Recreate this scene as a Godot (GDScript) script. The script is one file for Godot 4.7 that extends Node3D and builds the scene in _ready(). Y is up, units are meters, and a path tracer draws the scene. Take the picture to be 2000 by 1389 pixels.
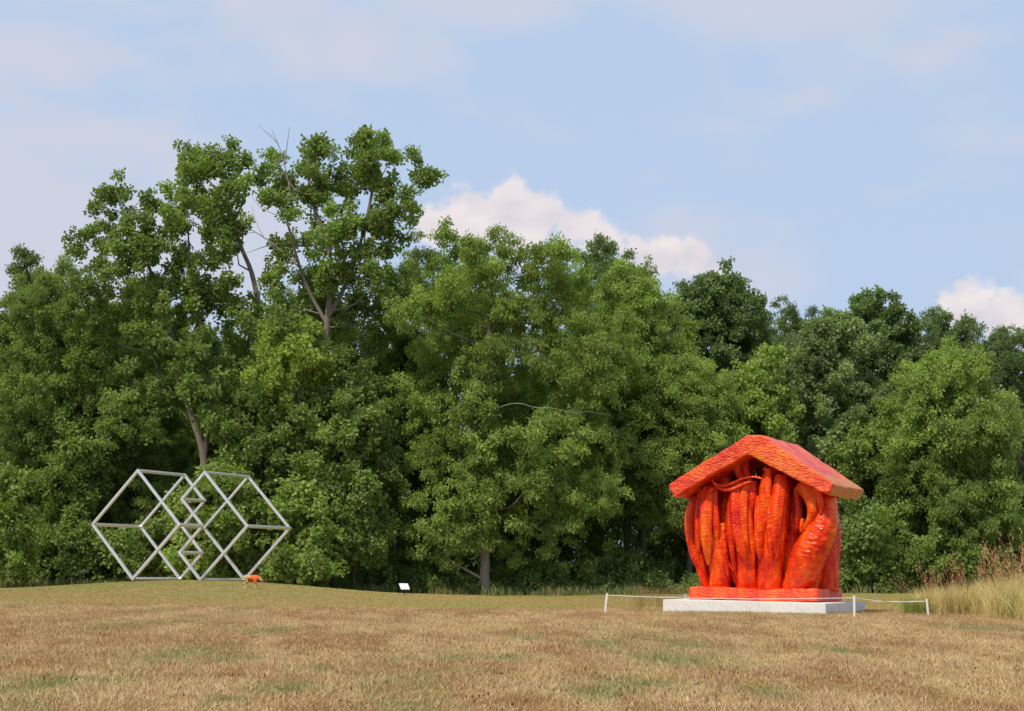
extends Node3D
# A field in front of a wood: an orange-red sculpture on a concrete plinth, two steel cube frames on a mound, a dog.

var used := {}
var wob := FastNoiseLite.new()      # coarse noise, about 1 m
var fine := FastNoiseLite.new()     # fine noise
var M := {}

# ---------------------------------------------------------------- names and tags
func numbered(called: String) -> String:
	var n: int = used.get(called, 0)
	used[called] = n + 1
	return called if n == 0 else "%s_%03d" % [called, n]

func thing(called: String, label: String, category: String, at := Vector3.ZERO, group := "") -> Node3D:
	var o := Node3D.new()
	o.name = numbered(called)
	o.position = at
	add_child(o)
	tag(o, label, category, group)
	return o

func tag(o: Node, label: String, category: String, group := "", kind := "") -> void:
	o.set_meta("label", label)
	o.set_meta("category", category)
	if group: o.set_meta("group", group)
	if kind: o.set_meta("kind", kind)

func part(called: String, mesh: Mesh, mat: Material, parent: Node) -> MeshInstance3D:
	var o := MeshInstance3D.new()
	o.name = numbered(called) if parent == self else called
	if parent != self:
		var k := 0
		while parent.has_node(NodePath(o.name)):
			k += 1
			o.name = "%s_%03d" % [called, k]
	o.mesh = mesh
	o.material_override = mat
	parent.add_child(o)
	return o

func scatter(called: String, mesh: Mesh, mat: Material, xf: Array, cols: Array, parent: Node) -> MultiMeshInstance3D:
	var mm := MultiMesh.new()
	mm.transform_format = MultiMesh.TRANSFORM_3D
	mm.use_colors = true
	mm.mesh = mesh
	mm.instance_count = xf.size()
	for i in xf.size():
		mm.set_instance_transform(i, xf[i])
		mm.set_instance_color(i, cols[i])
	var o := MultiMeshInstance3D.new()
	o.name = numbered(called) if parent == self else called
	o.multimesh = mm
	o.material_override = mat
	parent.add_child(o)
	o.set_meta("kind", "stuff")
	return o

# ---------------------------------------------------------------- mesh building
class Shape:
	var v := PackedVector3Array()
	var c := PackedColorArray()
	var i := PackedInt32Array()
	func add(p: Vector3, col: Color) -> int:
		v.append(p)
		c.append(col)
		return v.size() - 1
	func tri(a: int, b: int, d: int) -> void:
		i.append(a); i.append(b); i.append(d)
	func quad(a: int, b: int, d: int, e: int) -> void:
		tri(a, b, d); tri(a, d, e)
	func weld(step := 0.0004) -> void:
		var seen := {}
		var map := PackedInt32Array()
		var nv := PackedVector3Array()
		var nc := PackedColorArray()
		for k in v.size():
			var key := Vector3i((v[k] / step).round())
			if not seen.has(key):
				seen[key] = nv.size()
				nv.append(v[k]); nc.append(c[k])
			map.append(seen[key])
		for k in i.size():
			i[k] = map[i[k]]
		v = nv
		c = nc
	func mesh(smooth := true) -> ArrayMesh:
		var a := []
		a.resize(Mesh.ARRAY_MAX)
		if smooth:
			var n := PackedVector3Array()
			n.resize(v.size())
			for k in range(0, i.size(), 3):
				var q := (v[i[k + 2]] - v[i[k]]).cross(v[i[k + 1]] - v[i[k]])
				n[i[k]] += q; n[i[k + 1]] += q; n[i[k + 2]] += q
			for k in n.size():
				n[k] = n[k].normalized() if n[k].length_squared() > 1e-20 else Vector3.UP
			a[Mesh.ARRAY_NORMAL] = n
		a[Mesh.ARRAY_VERTEX] = v
		a[Mesh.ARRAY_COLOR] = c
		a[Mesh.ARRAY_INDEX] = i
		var m := ArrayMesh.new()
		m.add_surface_from_arrays(Mesh.PRIMITIVE_TRIANGLES, a)
		return m

func paint(p: Vector3, hue: float) -> Color:      # hand-brushed glaze: reds, orange-reds, oranges, in lengthwise brush marks
	var t := hue + wob.get_noise_3d(p.x * 2.6, p.y * 0.7, p.z * 2.6) * 0.5 + fine.get_noise_3d(p.x * 1.4, p.y * 0.6, p.z * 1.4) * 0.42
	t += 0.16 * fine.get_noise_3d(p.x * 4.0, p.y * 1.2, p.z * 4.0)
	var stops := [Color(0.46, 0.014, 0.006), Color(0.68, 0.028, 0.006), Color(0.83, 0.060, 0.006), Color(0.90, 0.115, 0.008), Color(0.92, 0.21, 0.014)]
	var k := clampf(t, 0.0, 0.999) * 4.0
	return (stops[int(k)] as Color).lerp(stops[int(k) + 1], k - int(k))

func smooth_path(pts: Array, step: float) -> Array:  # Vector4(x, y, z, radius) points through a Catmull-Rom spline
	var out := []
	for k in pts.size() - 1:
		var a: Vector4 = pts[maxi(k - 1, 0)]
		var b: Vector4 = pts[k]
		var d: Vector4 = pts[k + 1]
		var e: Vector4 = pts[mini(k + 2, pts.size() - 1)]
		var n := maxi(1, int(Vector3(d.x - b.x, d.y - b.y, d.z - b.z).length() / step))
		for s in n:
			var t := float(s) / n
			out.append(0.5 * ((2.0 * b) + (d - a) * t + (2.0 * a - 5.0 * b + 4.0 * d - e) * t * t + (3.0 * b - a - 3.0 * d + e) * t * t * t))
	out.append(pts[-1])
	return out

# a tube along a path. style 0 wrinkled trunk, 1 knobbly rows, 2 ribbed pod, 3 smooth, 9 bark
func tube(sh: Shape, pts: Array, step: float, segs: int, style: int, hue: float, col := Color.WHITE, closed := true) -> void:
	var ring := smooth_path(pts, step)
	var n := ring.size()
	var side := Vector3.RIGHT
	var first := sh.v.size()
	var run := 0.0
	for k in n:
		var p := Vector3(ring[k].x, ring[k].y, ring[k].z)
		var nxt: Vector4 = ring[mini(k + 1, n - 1)]
		var prv: Vector4 = ring[maxi(k - 1, 0)]
		var dir := (Vector3(nxt.x, nxt.y, nxt.z) - Vector3(prv.x, prv.y, prv.z)).normalized()
		if k: run += p.distance_to(Vector3(prv.x, prv.y, prv.z))
		if absf(dir.dot(side)) > 0.9:
			side = Vector3.BACK
		side = (side - dir * dir.dot(side)).normalized()
		var up := dir.cross(side)
		var r := maxf(ring[k].w, 0.002)
		for s in segs + 1:
			var ang := TAU * s / segs
			var out := side * cos(ang) + up * sin(ang)
			var rr := r
			if style == 0:
				var q := p + out * r
				rr *= 1.0 + 0.035 * cos(ang * 7.0 + run * 0.8) + 0.02 * cos(ang * 13.0) + 0.007 * sin(run * 62.0 + 2.0 * sin(ang * 3.0))
				rr += 0.03 * wob.get_noise_3d(q.x * 2.0, q.y * 3.0, q.z * 2.0) + 0.028 * fine.get_noise_3d(q.x * 1.2, q.y * 3.2, q.z * 1.2)
			elif style == 1:
				var q := p + out * r
				rr *= 1.0 + 0.05 * absf(sin(ang * 6.0)) * absf(sin(run * 22.0 + floorf(ang * 6.0 / PI) * 1.3)) + 0.03 * cos(ang * 6.0)
				rr += 0.045 * fine.get_noise_3d(q.x * 1.6, q.y * 2.4, q.z * 1.6)
			elif style == 2:
				rr *= 1.0 + 0.07 * cos(ang * 5.0 + hue * 9.0) + 0.022 * sin(run * 75.0) * (0.4 + 0.6 * absf(cos(ang * 2.5 + hue * 4.5)))
				rr += 0.012 * wob.get_noise_3dv((p + out * r) * 3.0)
			elif style == 3:
				rr *= 1.0 + 0.05 * cos(ang * 4.0 + hue * 9.0)
				rr += 0.015 * wob.get_noise_3dv((p + out * r) * 3.0)
			else:
				rr *= 1.0 + 0.08 * sin(ang * 5.0 + run * 1.5) + 0.10 * fine.get_noise_3dv((p + out * r) * 0.8)
			var q2 := p + out * maxf(rr, 0.002)
			sh.add(q2, paint(q2, hue) if style < 9 else col * (0.8 + 0.5 * absf(fine.get_noise_3d(q2.x * 2.0, q2.y * 0.5, q2.z * 2.0))))
	for k in n - 1:
		for s in segs:
			var a := first + k * (segs + 1) + s
			sh.quad(a, a + 1, a + segs + 2, a + segs + 1)
	if closed:
		for e in [0, n - 1]:
			var mid := sh.add(Vector3(ring[e].x, ring[e].y, ring[e].z), sh.c[first + e * (segs + 1)])
			for s in segs:
				var a: int = first + e * (segs + 1) + s
				if e == 0: sh.tri(mid, a + 1, a)
				else: sh.tri(mid, a, a + 1)

func four(a: Array) -> Array:
	var out := []
	for k in range(0, a.size(), 4):
		out.append(Vector4(a[k], a[k + 1], a[k + 2], a[k + 3]))
	return out

func three(a: Array) -> Array:
	var out := []
	for k in range(0, a.size(), 3):
		out.append(Vector4(a[k], a[k + 1], 0.0, a[k + 2]))
	return out

# a rounded block whose surface point q (in a box of half size h) goes through `place`, coloured by `tone`
func block(sh: Shape, h: Vector3, r: float, step: float, place: Callable, tone: Callable) -> void:
	for axis in 3:
		for sgn in [-1.0, 1.0]:
			var ua: int = (axis + 1) % 3
			var va: int = (axis + 2) % 3
			var us := marks(h[ua], r, step)
			var vs := marks(h[va], r, step)
			var first := sh.v.size()
			for a in us:
				for b in vs:
					var q := Vector3.ZERO
					q[axis] = h[axis] * sgn
					q[ua] = a
					q[va] = b
					var inner := q.clamp(-h + Vector3.ONE * r, h - Vector3.ONE * r)
					var d := q - inner
					q = inner + d.normalized() * r
					var p: Vector3 = place.call(q)
					sh.add(p, tone.call(p))
			for a in us.size() - 1:
				for b in vs.size() - 1:
					var k: int = first + a * vs.size() + b
					if sgn > 0: sh.quad(k, k + 1, k + vs.size() + 1, k + vs.size())
					else: sh.quad(k, k + vs.size(), k + vs.size() + 1, k + 1)
	sh.weld()

func marks(h: float, r: float, step: float) -> Array:
	var out := [-h, -h + r * 0.35, -h + r]
	var n := maxi(1, int(2.0 * (h - r) / step))
	for k in range(1, n):
		out.append(-h + r + 2.0 * (h - r) * k / n)
	out.append_array([h - r, h - r * 0.35, h])
	return out

# ---------------------------------------------------------------- the lie of the land
func ground(x: float, z: float) -> float:
	var d := -z
	return 0.69 * exp(-pow((x + 14.0) / 7.7, 2) - pow((d - 71.0) / 9.0, 2)) + 0.2 * smoothstep(-1.0, 9.0, x) * smoothstep(28.0, 45.0, d) + 0.25 * smoothstep(8.0, 20.0, x) * smoothstep(60.0, 80.0, d)

func meadow_end(x: float) -> float:
	return 56.0 + 2.0 * sin(x * 0.13) + 1.0 * wob.get_noise_2d(x * 0.8, 3.0) - 3.0 * smoothstep(0.0, 8.0, x)

func greenness(x: float, z: float) -> float:
	var g := 0.0
	for p in GREEN:
		var e := pow((x - p[0]) / p[2], 2) + pow((z - p[1]) / p[3], 2)
		g = maxf(g, 1.25 * exp(-e) + 0.35 * fine.get_noise_2d(x * 0.7, z * 0.7) * exp(-e * 0.5))
	return clampf(g * 1.0 + 1.1 * maxf(0.0, wob.get_noise_2d(x * 0.34 + 40.0, z * 0.09) - 0.10) * (0.6 + 0.6 * smoothstep(32.0, 18.0, -z)), 0.0, 1.0)

const GREEN := [[-5.5, -26.21, 0.57, 2.09], [-4.46, -25.22, 0.4, 1.21], [-5.48, -35.81, 0.54, 1.91], [-11.06, -48.62, 0.36, 1.91], [2.73, -27.34, 0.65, 2.08], [1.97, -31.84, 0.48, 1.83], [1.78, -21.38, 0.61, 1.16], [1.09, -19.59, 0.39, 0.97], [-5.72, -19.7, 0.3, 1.15], [-5.13, -20.41, 0.25, 0.87], [-2.76, -19.64, 0.38, 0.8], [-2.81, -23.19, 0.22, 0.67], [-1.76, -25.51, 0.21, 0.81], [-0.96, -26.39, 0.34, 1.02], [-0.09, -26.62, 0.35, 0.88], [0.43, -34, 0.34, 1.18], [6.51, -30.6, 0.42, 1.33], [3.34, -20.01, 0.34, 1.19], [-7.9, -24.61, 0.19, 0.75], [11.93, -39.98, 0.72, 1.65], [3.62, -31.64, 0.32, 0.93], [-3.18, -17.76, 0.23, 0.52], [-5.49, -23.95, 0.22, 0.71]]
const BLOOM := [[1.35, -21.75, 0.51, 0.5, 40], [1.91, -21.59, 0.43, 0.5, 55], [2.22, -21.93, 0.15, 0.5, 20], [-0.66, -18.41, 0.12, 0.5, 14], [3.19, -20.79, 0.21, 0.53, 30], [3.54, -20.05, 0.17, 0.66, 25], [10.5, -41.56, 0.37, 1.27, 25], [11.79, -39.94, 0.57, 1.06, 25], [7.32, -41.38, 0.21, 0.87, 10], [2.31, -19.08, 0.38, 0.6, 25], [5.21, -18.56, 0.19, 0.57, 15]]

# ---------------------------------------------------------------- sky
func sky_colour(az: float, el: float) -> Color:      # degrees; az 0 is the way the camera looks, right is positive
	if el < -1.0:
		return Color(0.16, 0.13, 0.07)
	var t := clampf(el / 70.0, 0.0, 1.0)
	var c := Color(0.52, 0.645, 0.84).lerp(Color(0.40, 0.55, 0.80), pow(t, 0.8))  # unseen zenith made paler and hazier to raise the fill light
	c = c.lerp(Color(0.56, 0.66, 0.82), 0.55 * (1.0 - smoothstep(0.0, 9.0, el)))
	# thin lilac veil, thicker to the left, and wisps everywhere
	var a := deg_to_rad(az)
	var e := deg_to_rad(el)
	var dir := Vector3(sin(a) * cos(e), sin(e), -cos(a) * cos(e))
	var w := wob.get_noise_3d(dir.x * 9.0 + 3.0, dir.y * 21.0, dir.z * 9.0) + 0.5 * wob.get_noise_3d(dir.x * 24.0, dir.y * 50.0 + 9.0, dir.z * 24.0)
	var veil := smoothstep(-0.35, 0.65, w + 0.75 * smoothstep(-6.0, -16.0, az) * smoothstep(-40.0, -17.0, az) * smoothstep(21.0, 12.0, el) - 0.14 - 0.10 * smoothstep(-8.0, 2.0, az) * smoothstep(40.0, 20.0, az)) * 0.85
	veil = maxf(veil, 0.75 * smoothstep(0.0, 0.8, 1.0 - Vector2((az + 1.5) / 6.0, (el - 21.0) / 2.2).length() + 0.4 * w))
	veil = maxf(veil, 0.7 * smoothstep(0.0, 0.8, 1.0 - Vector2((az - 10.5) / 9.0, (el - 21.0) / 2.6).length() + 0.4 * w))
	c = c.lerp(Color(0.66, 0.66, 0.74), clampf(veil, 0.0, 1.0) * 0.85)
	# heaped clouds low in view; outside it, extra ones added for fill light
	var heap := -1.0
	for k in HEAPS.size() / 3:
		var q: float = Vector2(az - HEAPS[k * 3], (el - HEAPS[k * 3 + 1]) * 1.15).length() / HEAPS[k * 3 + 2]
		heap = maxf(heap, 1.0 - q)
	if absf(az) > 22.0:
		heap = maxf(heap, 1.3 * wob.get_noise_3d(dir.x * 7.0, dir.y * 16.0, dir.z * 7.0) - 0.30 - 0.25 * smoothstep(25.0, 60.0, el))
	if heap > -0.8:
		var edge := heap + 0.45 * wob.get_noise_3d(dir.x * 70.0, dir.y * 90.0, dir.z * 70.0) + 0.22 * fine.get_noise_3d(dir.x * 45.0, dir.y * 55.0, dir.z * 45.0)
		var body := smoothstep(0.0, 0.42, edge)
		var lit := clampf(0.62 + 0.8 * wob.get_noise_3d(dir.x * 45.0 + 7.0, dir.y * 70.0 - 0.8, dir.z * 45.0) - 0.3 * heap, 0.0, 1.0)
		c = c.lerp(Color(0.70, 0.66, 0.72).lerp(Color(0.93, 0.84, 0.82), lit), body * 0.93)
	return c

const HEAPS := [-1.45, 13.15, 1.19, -2.42, 12.82, 0.91, 0.1, 13.44, 1.05, -0.1, 13.96, 0.64, -1.93, 12.6, 1.43, 1.09, 13.13, 1.15, 2.26, 12.67, 1.1, 3.34, 12.2, 1, -0.08, 12.64, 1.91, -3, 12.58, 0.96, 5.56, 11.63, 1.05, 6.72, 11.38, 1, 7.58, 10.92, 0.62, 4.79, 11.54, 0.96, 16.9, 9.41, 1.38, 17.77, 9.14, 1.24, 18.46, 8.81, 1.07, 16.28, 9.61, 0.72, 4.6, 12.1, 0.33]

func make_sky() -> ImageTexture:
	var small := Image.create(512, 256, false, Image.FORMAT_RGBF)
	for y in 256:
		for x in 512:
			small.set_pixel(x, y, sky_colour((x + 0.5) / 512.0 * 360.0 - 180.0, 90.0 - (y + 0.5) / 256.0 * 180.0))
	small.resize(4096, 2048, Image.INTERPOLATE_CUBIC)
	for y in range(740, 1040):            # the part in view is worked out at full fineness
		for x in range(1770, 2326):
			small.set_pixel(x, y, sky_colour((x + 0.5) / 4096.0 * 360.0 - 180.0, 90.0 - (y + 0.5) / 2048.0 * 180.0))
	return ImageTexture.create_from_image(small)

# ---------------------------------------------------------------- materials
func mat(called: String, col: Color, rough: float, tinted := false, metal := 0.0) -> StandardMaterial3D:
	var m := StandardMaterial3D.new()
	m.resource_name = called
	m.albedo_color = col.linear_to_srgb()
	m.roughness = rough
	m.metallic = metal
	m.vertex_color_use_as_albedo = tinted
	M[called] = m
	return m

func noise_map(freq: float, octaves: int, side: int, seed_: int, type := FastNoiseLite.TYPE_SIMPLEX_SMOOTH) -> NoiseTexture2D:
	var n := FastNoiseLite.new()
	n.noise_type = type
	n.frequency = freq
	n.fractal_octaves = octaves
	n.seed = seed_
	var t := NoiseTexture2D.new()
	t.width = side
	t.height = side
	t.seamless = true
	t.noise = n
	return t

func ramp(t: NoiseTexture2D, a: Color, b: Color, c: Color) -> NoiseTexture2D:
	var g := Gradient.new()
	g.offsets = PackedFloat32Array([0.15, 0.5, 0.85])
	g.colors = PackedColorArray([a.linear_to_srgb(), b.linear_to_srgb(), c.linear_to_srgb()])
	t.color_ramp = g
	return t

func relief(m: StandardMaterial3D, t: Texture2D, cm: float, scale: Vector3) -> void:
	m.heightmap_enabled = true
	m.heightmap_texture = t
	m.heightmap_scale = cm
	m.uv1_triplanar = true
	m.uv1_scale = scale

func materials() -> void:
	var soil := mat("soil", Color.WHITE, 0.95, true)
	soil.albedo_texture = ramp(noise_map(0.03, 5, 512, 5), Color(0.55, 0.52, 0.5), Color(0.8, 0.78, 0.76), Color(1, 1, 1))
	soil.uv1_triplanar = true
	soil.uv1_world_triplanar = true
	soil.uv1_scale = Vector3.ONE * 0.7
	var glaze := mat("glaze", Color.WHITE, 0.22, true)
	glaze.metallic_specular = 0.40
	relief(glaze, noise_map(0.025, 4, 512, 8), 2.8, Vector3(0.36, 0.62, 0.36))
	var gouged := mat("gouged_glaze", Color.WHITE, 0.34, true)
	gouged.metallic_specular = 0.5
	relief(gouged, noise_map(0.03, 4, 512, 9), 4.5, Vector3(0.30, 0.95, 0.30))
	var conc := mat("concrete", Color.WHITE, 0.85, true)
	conc.albedo_texture = ramp(noise_map(0.012, 4, 512, 12), Color(0.88, 0.865, 0.84), Color(0.96, 0.955, 0.95), Color(1, 1, 1))
	conc.uv1_triplanar = true
	conc.uv1_scale = Vector3.ONE * 0.8
	mat("brushed_steel", Color(0.80, 0.80, 0.79), 0.36, false, 0.75)
	mat("white_paint", Color(0.80, 0.80, 0.79), 0.5)
	mat("white_rope", Color(0.75, 0.74, 0.70), 0.8)
	mat("sign_face", Color(0.80, 0.81, 0.84), 0.4)
	mat("sign_edge", Color(0.9, 0.9, 0.9), 0.4)
	mat("dark_post", Color(0.03, 0.03, 0.03), 0.6)
	var leaf := mat("leaf", Color.WHITE, 0.5, true)
	leaf.cull_mode = BaseMaterial3D.CULL_DISABLED
	leaf.metallic_specular = 0.4
	leaf.backlight_enabled = true
	leaf.backlight = Color(0.86, 1.0, 0.45)
	var blade := mat("blade", Color.WHITE, 0.75, true)
	blade.cull_mode = BaseMaterial3D.CULL_DISABLED
	blade.metallic_specular = 0.3
	blade.backlight_enabled = true
	blade.backlight = Color(0.5, 0.45, 0.35)
	var bark := mat("bark", Color.WHITE, 0.9, true)
	relief(bark, noise_map(0.05, 4, 256, 15), 2.0, Vector3(3.0, 0.8, 3.0))
	mat("fur", Color.WHITE, 0.85, true)
	mat("vest_cloth", Color(0.90, 0.13, 0.02), 0.7)
	mat("dark_wet", Color(0.02, 0.017, 0.015), 0.3)

# ---------------------------------------------------------------- the orange sculpture
func chevron(t: float, w: float) -> Vector2:        # t 0..1 from left eave to right eave, w 0..1 from underside to top
	var outer := [Vector2(-2.72, 4.27), Vector2(0.02, 5.85), Vector2(0.57, 5.83), Vector2(2.88, 4.235)]
	var inner := [Vector2(-2.53, 3.83), Vector2(-0.02, 5.20), Vector2(0.12, 5.19), Vector2(2.68, 3.86)]
	var at := [0.0, 0.48, 0.55, 1.0]
	var k := 0 if t < 0.48 else (1 if t < 0.55 else 2)
	var f: float = (t - at[k]) / (at[k + 1] - at[k])
	return (inner[k] as Vector2).lerp(inner[k + 1], f).lerp((outer[k] as Vector2).lerp(outer[k + 1], f), w)

func lumps(p: Vector3, amount: float) -> Vector3:
	return amount * Vector3(fine.get_noise_3d(p.x * 0.5, p.y * 1.5, p.z * 0.5), fine.get_noise_3d(p.x * 0.5 + 31.0, p.y * 1.5, p.z * 0.5), fine.get_noise_3d(p.x * 0.5, p.y * 1.5 + 57.0, p.z * 0.5)) + amount * 1.6 * Vector3(wob.get_noise_3dv(p * 1.1), wob.get_noise_3dv(p * 1.1 + Vector3(9, 0, 0)), wob.get_noise_3dv(p * 1.1 + Vector3(0, 9, 0)))

func sculpture() -> void:
	var at := Vector3(8.61, 0.1, -51.93)
	var turn := deg_to_rad(-27.0)
	var plinth := thing("concrete_plinth", "long pale concrete plinth under the orange-red house sculpture", "plinth", at)
	plinth.rotation.y = turn
	var sh := Shape.new()
	block(sh, Vector3(2.71, 0.24, 2.465), 0.015, 0.3, func(q): return q + Vector3(0, 0.24, 0) + 0.003 * lumps(q, 1.0), func(p): return Color(0.83, 0.81, 0.78) * (0.95 + 0.08 * wob.get_noise_3dv(p)))
	part("slab", sh.mesh(), M.concrete, plinth)
	var o := thing("house_sculpture", "tall glossy orange-red sculpture of a gabled roof on clustered bulging stalks", "sculpture", at + Vector3(0, 0.482, 0))
	o.rotation.y = turn
	var down := Vector3(0, -0.482, 0)
	# roof
	sh = Shape.new()
	block(sh, Vector3(3.0, 0.32, 2.0), 0.07, 0.055, func(q):
		var c := chevron(clampf(q.x / 6.0 + 0.5, 0.0, 1.0), q.y / 0.64 + 0.5)
		var p := Vector3(c.x, c.y, q.z)
		var cut := fine.get_noise_3d(p.x * 0.45 + 0.2 * p.y, p.y * 1.3, p.z * 0.45)
		return p + lumps(p, 0.022) + Vector3(0, 0.3, 1.0 if q.z > 0.0 else -1.0) * 0.016 * cut + down,
		func(p):
			var c := paint(Vector3(p.y * 0.8, p.x * 1.0, p.z * 0.8), 0.60)
			var old := smoothstep(0.05, 0.3, fine.get_noise_3d(p.x * 0.5, p.y * 0.4, p.z * 0.5) + 0.35) * smoothstep(2.50, 2.62, p.x + 0.45 * (p.y - 3.6)) * smoothstep(-1.9, -1.7, -p.z)
			c = c.lerp(Color(0.60, 0.23, 0.02), old * 0.9)
			return c)
	part("roof", sh.mesh(), M.gouged_glaze, o)
	# foot
	sh = Shape.new()
	block(sh, Vector3(2.2, 0.21, 1.5), 0.07, 0.1, func(q):
		var p: Vector3 = q + Vector3(-0.08, 0.685, -0.25)
		return p + lumps(p, 0.035) + down,
		func(p): return paint(Vector3(p.x * 0.9, p.y * 0.5, p.z), 0.5))
	part("foot_slab", sh.mesh(), M.gouged_glaze, o)
	# stalks, pods and coils in front
	var n := 0
	for t in TUBES:
		n += 1
		sh = Shape.new()
		var pts := four(t[3])
		for k in pts.size():
			pts[k].y += down.y
		var style: int = t[1]
		tube(sh, pts, 0.045 if style != 2 else 0.02, 36 if t[0] == "stalk" else 22, style, lerpf(0.47, t[2], 0.5))
		part(t[0], sh.mesh(), M.glaze, o)
	# the stalks round the sides and the back, and the core they lean on
	var rng := RandomNumberGenerator.new()
	rng.seed = 5
	for k in 9:
		var x := -1.75 + 0.44 * k
		var z := -1.1 + 0.12 * sin(k * 2.0)
		sh = Shape.new()
		var top := 4.0 + 1.1 * (1.0 - absf(x) / 2.2)
		tube(sh, [Vector4(x, 0.35, z, 0.38), Vector4(x, 1.2, z - 0.2, 0.36), Vector4(x, 2.2, z - 0.35, 0.40), Vector4(x * 0.97, 3.2, z - 0.2, 0.34), Vector4(x * 0.9, top - 0.482, z, 0.26)], 0.06, 26, 0, rng.randf_range(0.2, 0.6))
		part("stalk", sh.mesh(), M.glaze, o)
	for z in [-0.55, 0.05]:
		sh = Shape.new()
		tube(sh, [Vector4(-1.55, 0.35, z, 0.36), Vector4(-1.85, 1.3, z, 0.38), Vector4(-1.95, 2.2, z, 0.40), Vector4(-1.7, 3.2, z, 0.34), Vector4(-1.5, 3.75, z, 0.3)], 0.06, 26, 0, 0.4)
		part("stalk", sh.mesh(), M.glaze, o)
	sh = Shape.new()
	tube(sh, [Vector4(0, 0.3, -0.3, 1.0), Vector4(0, 1.6, -0.3, 1.15), Vector4(0, 2.6, -0.3, 1.1), Vector4(0, 3.5, -0.4, 0.7), Vector4(0, 4.1, -0.5, 0.3)], 0.12, 28, 0, 0.05)
	part("core", sh.mesh(), M.glaze, o)

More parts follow.
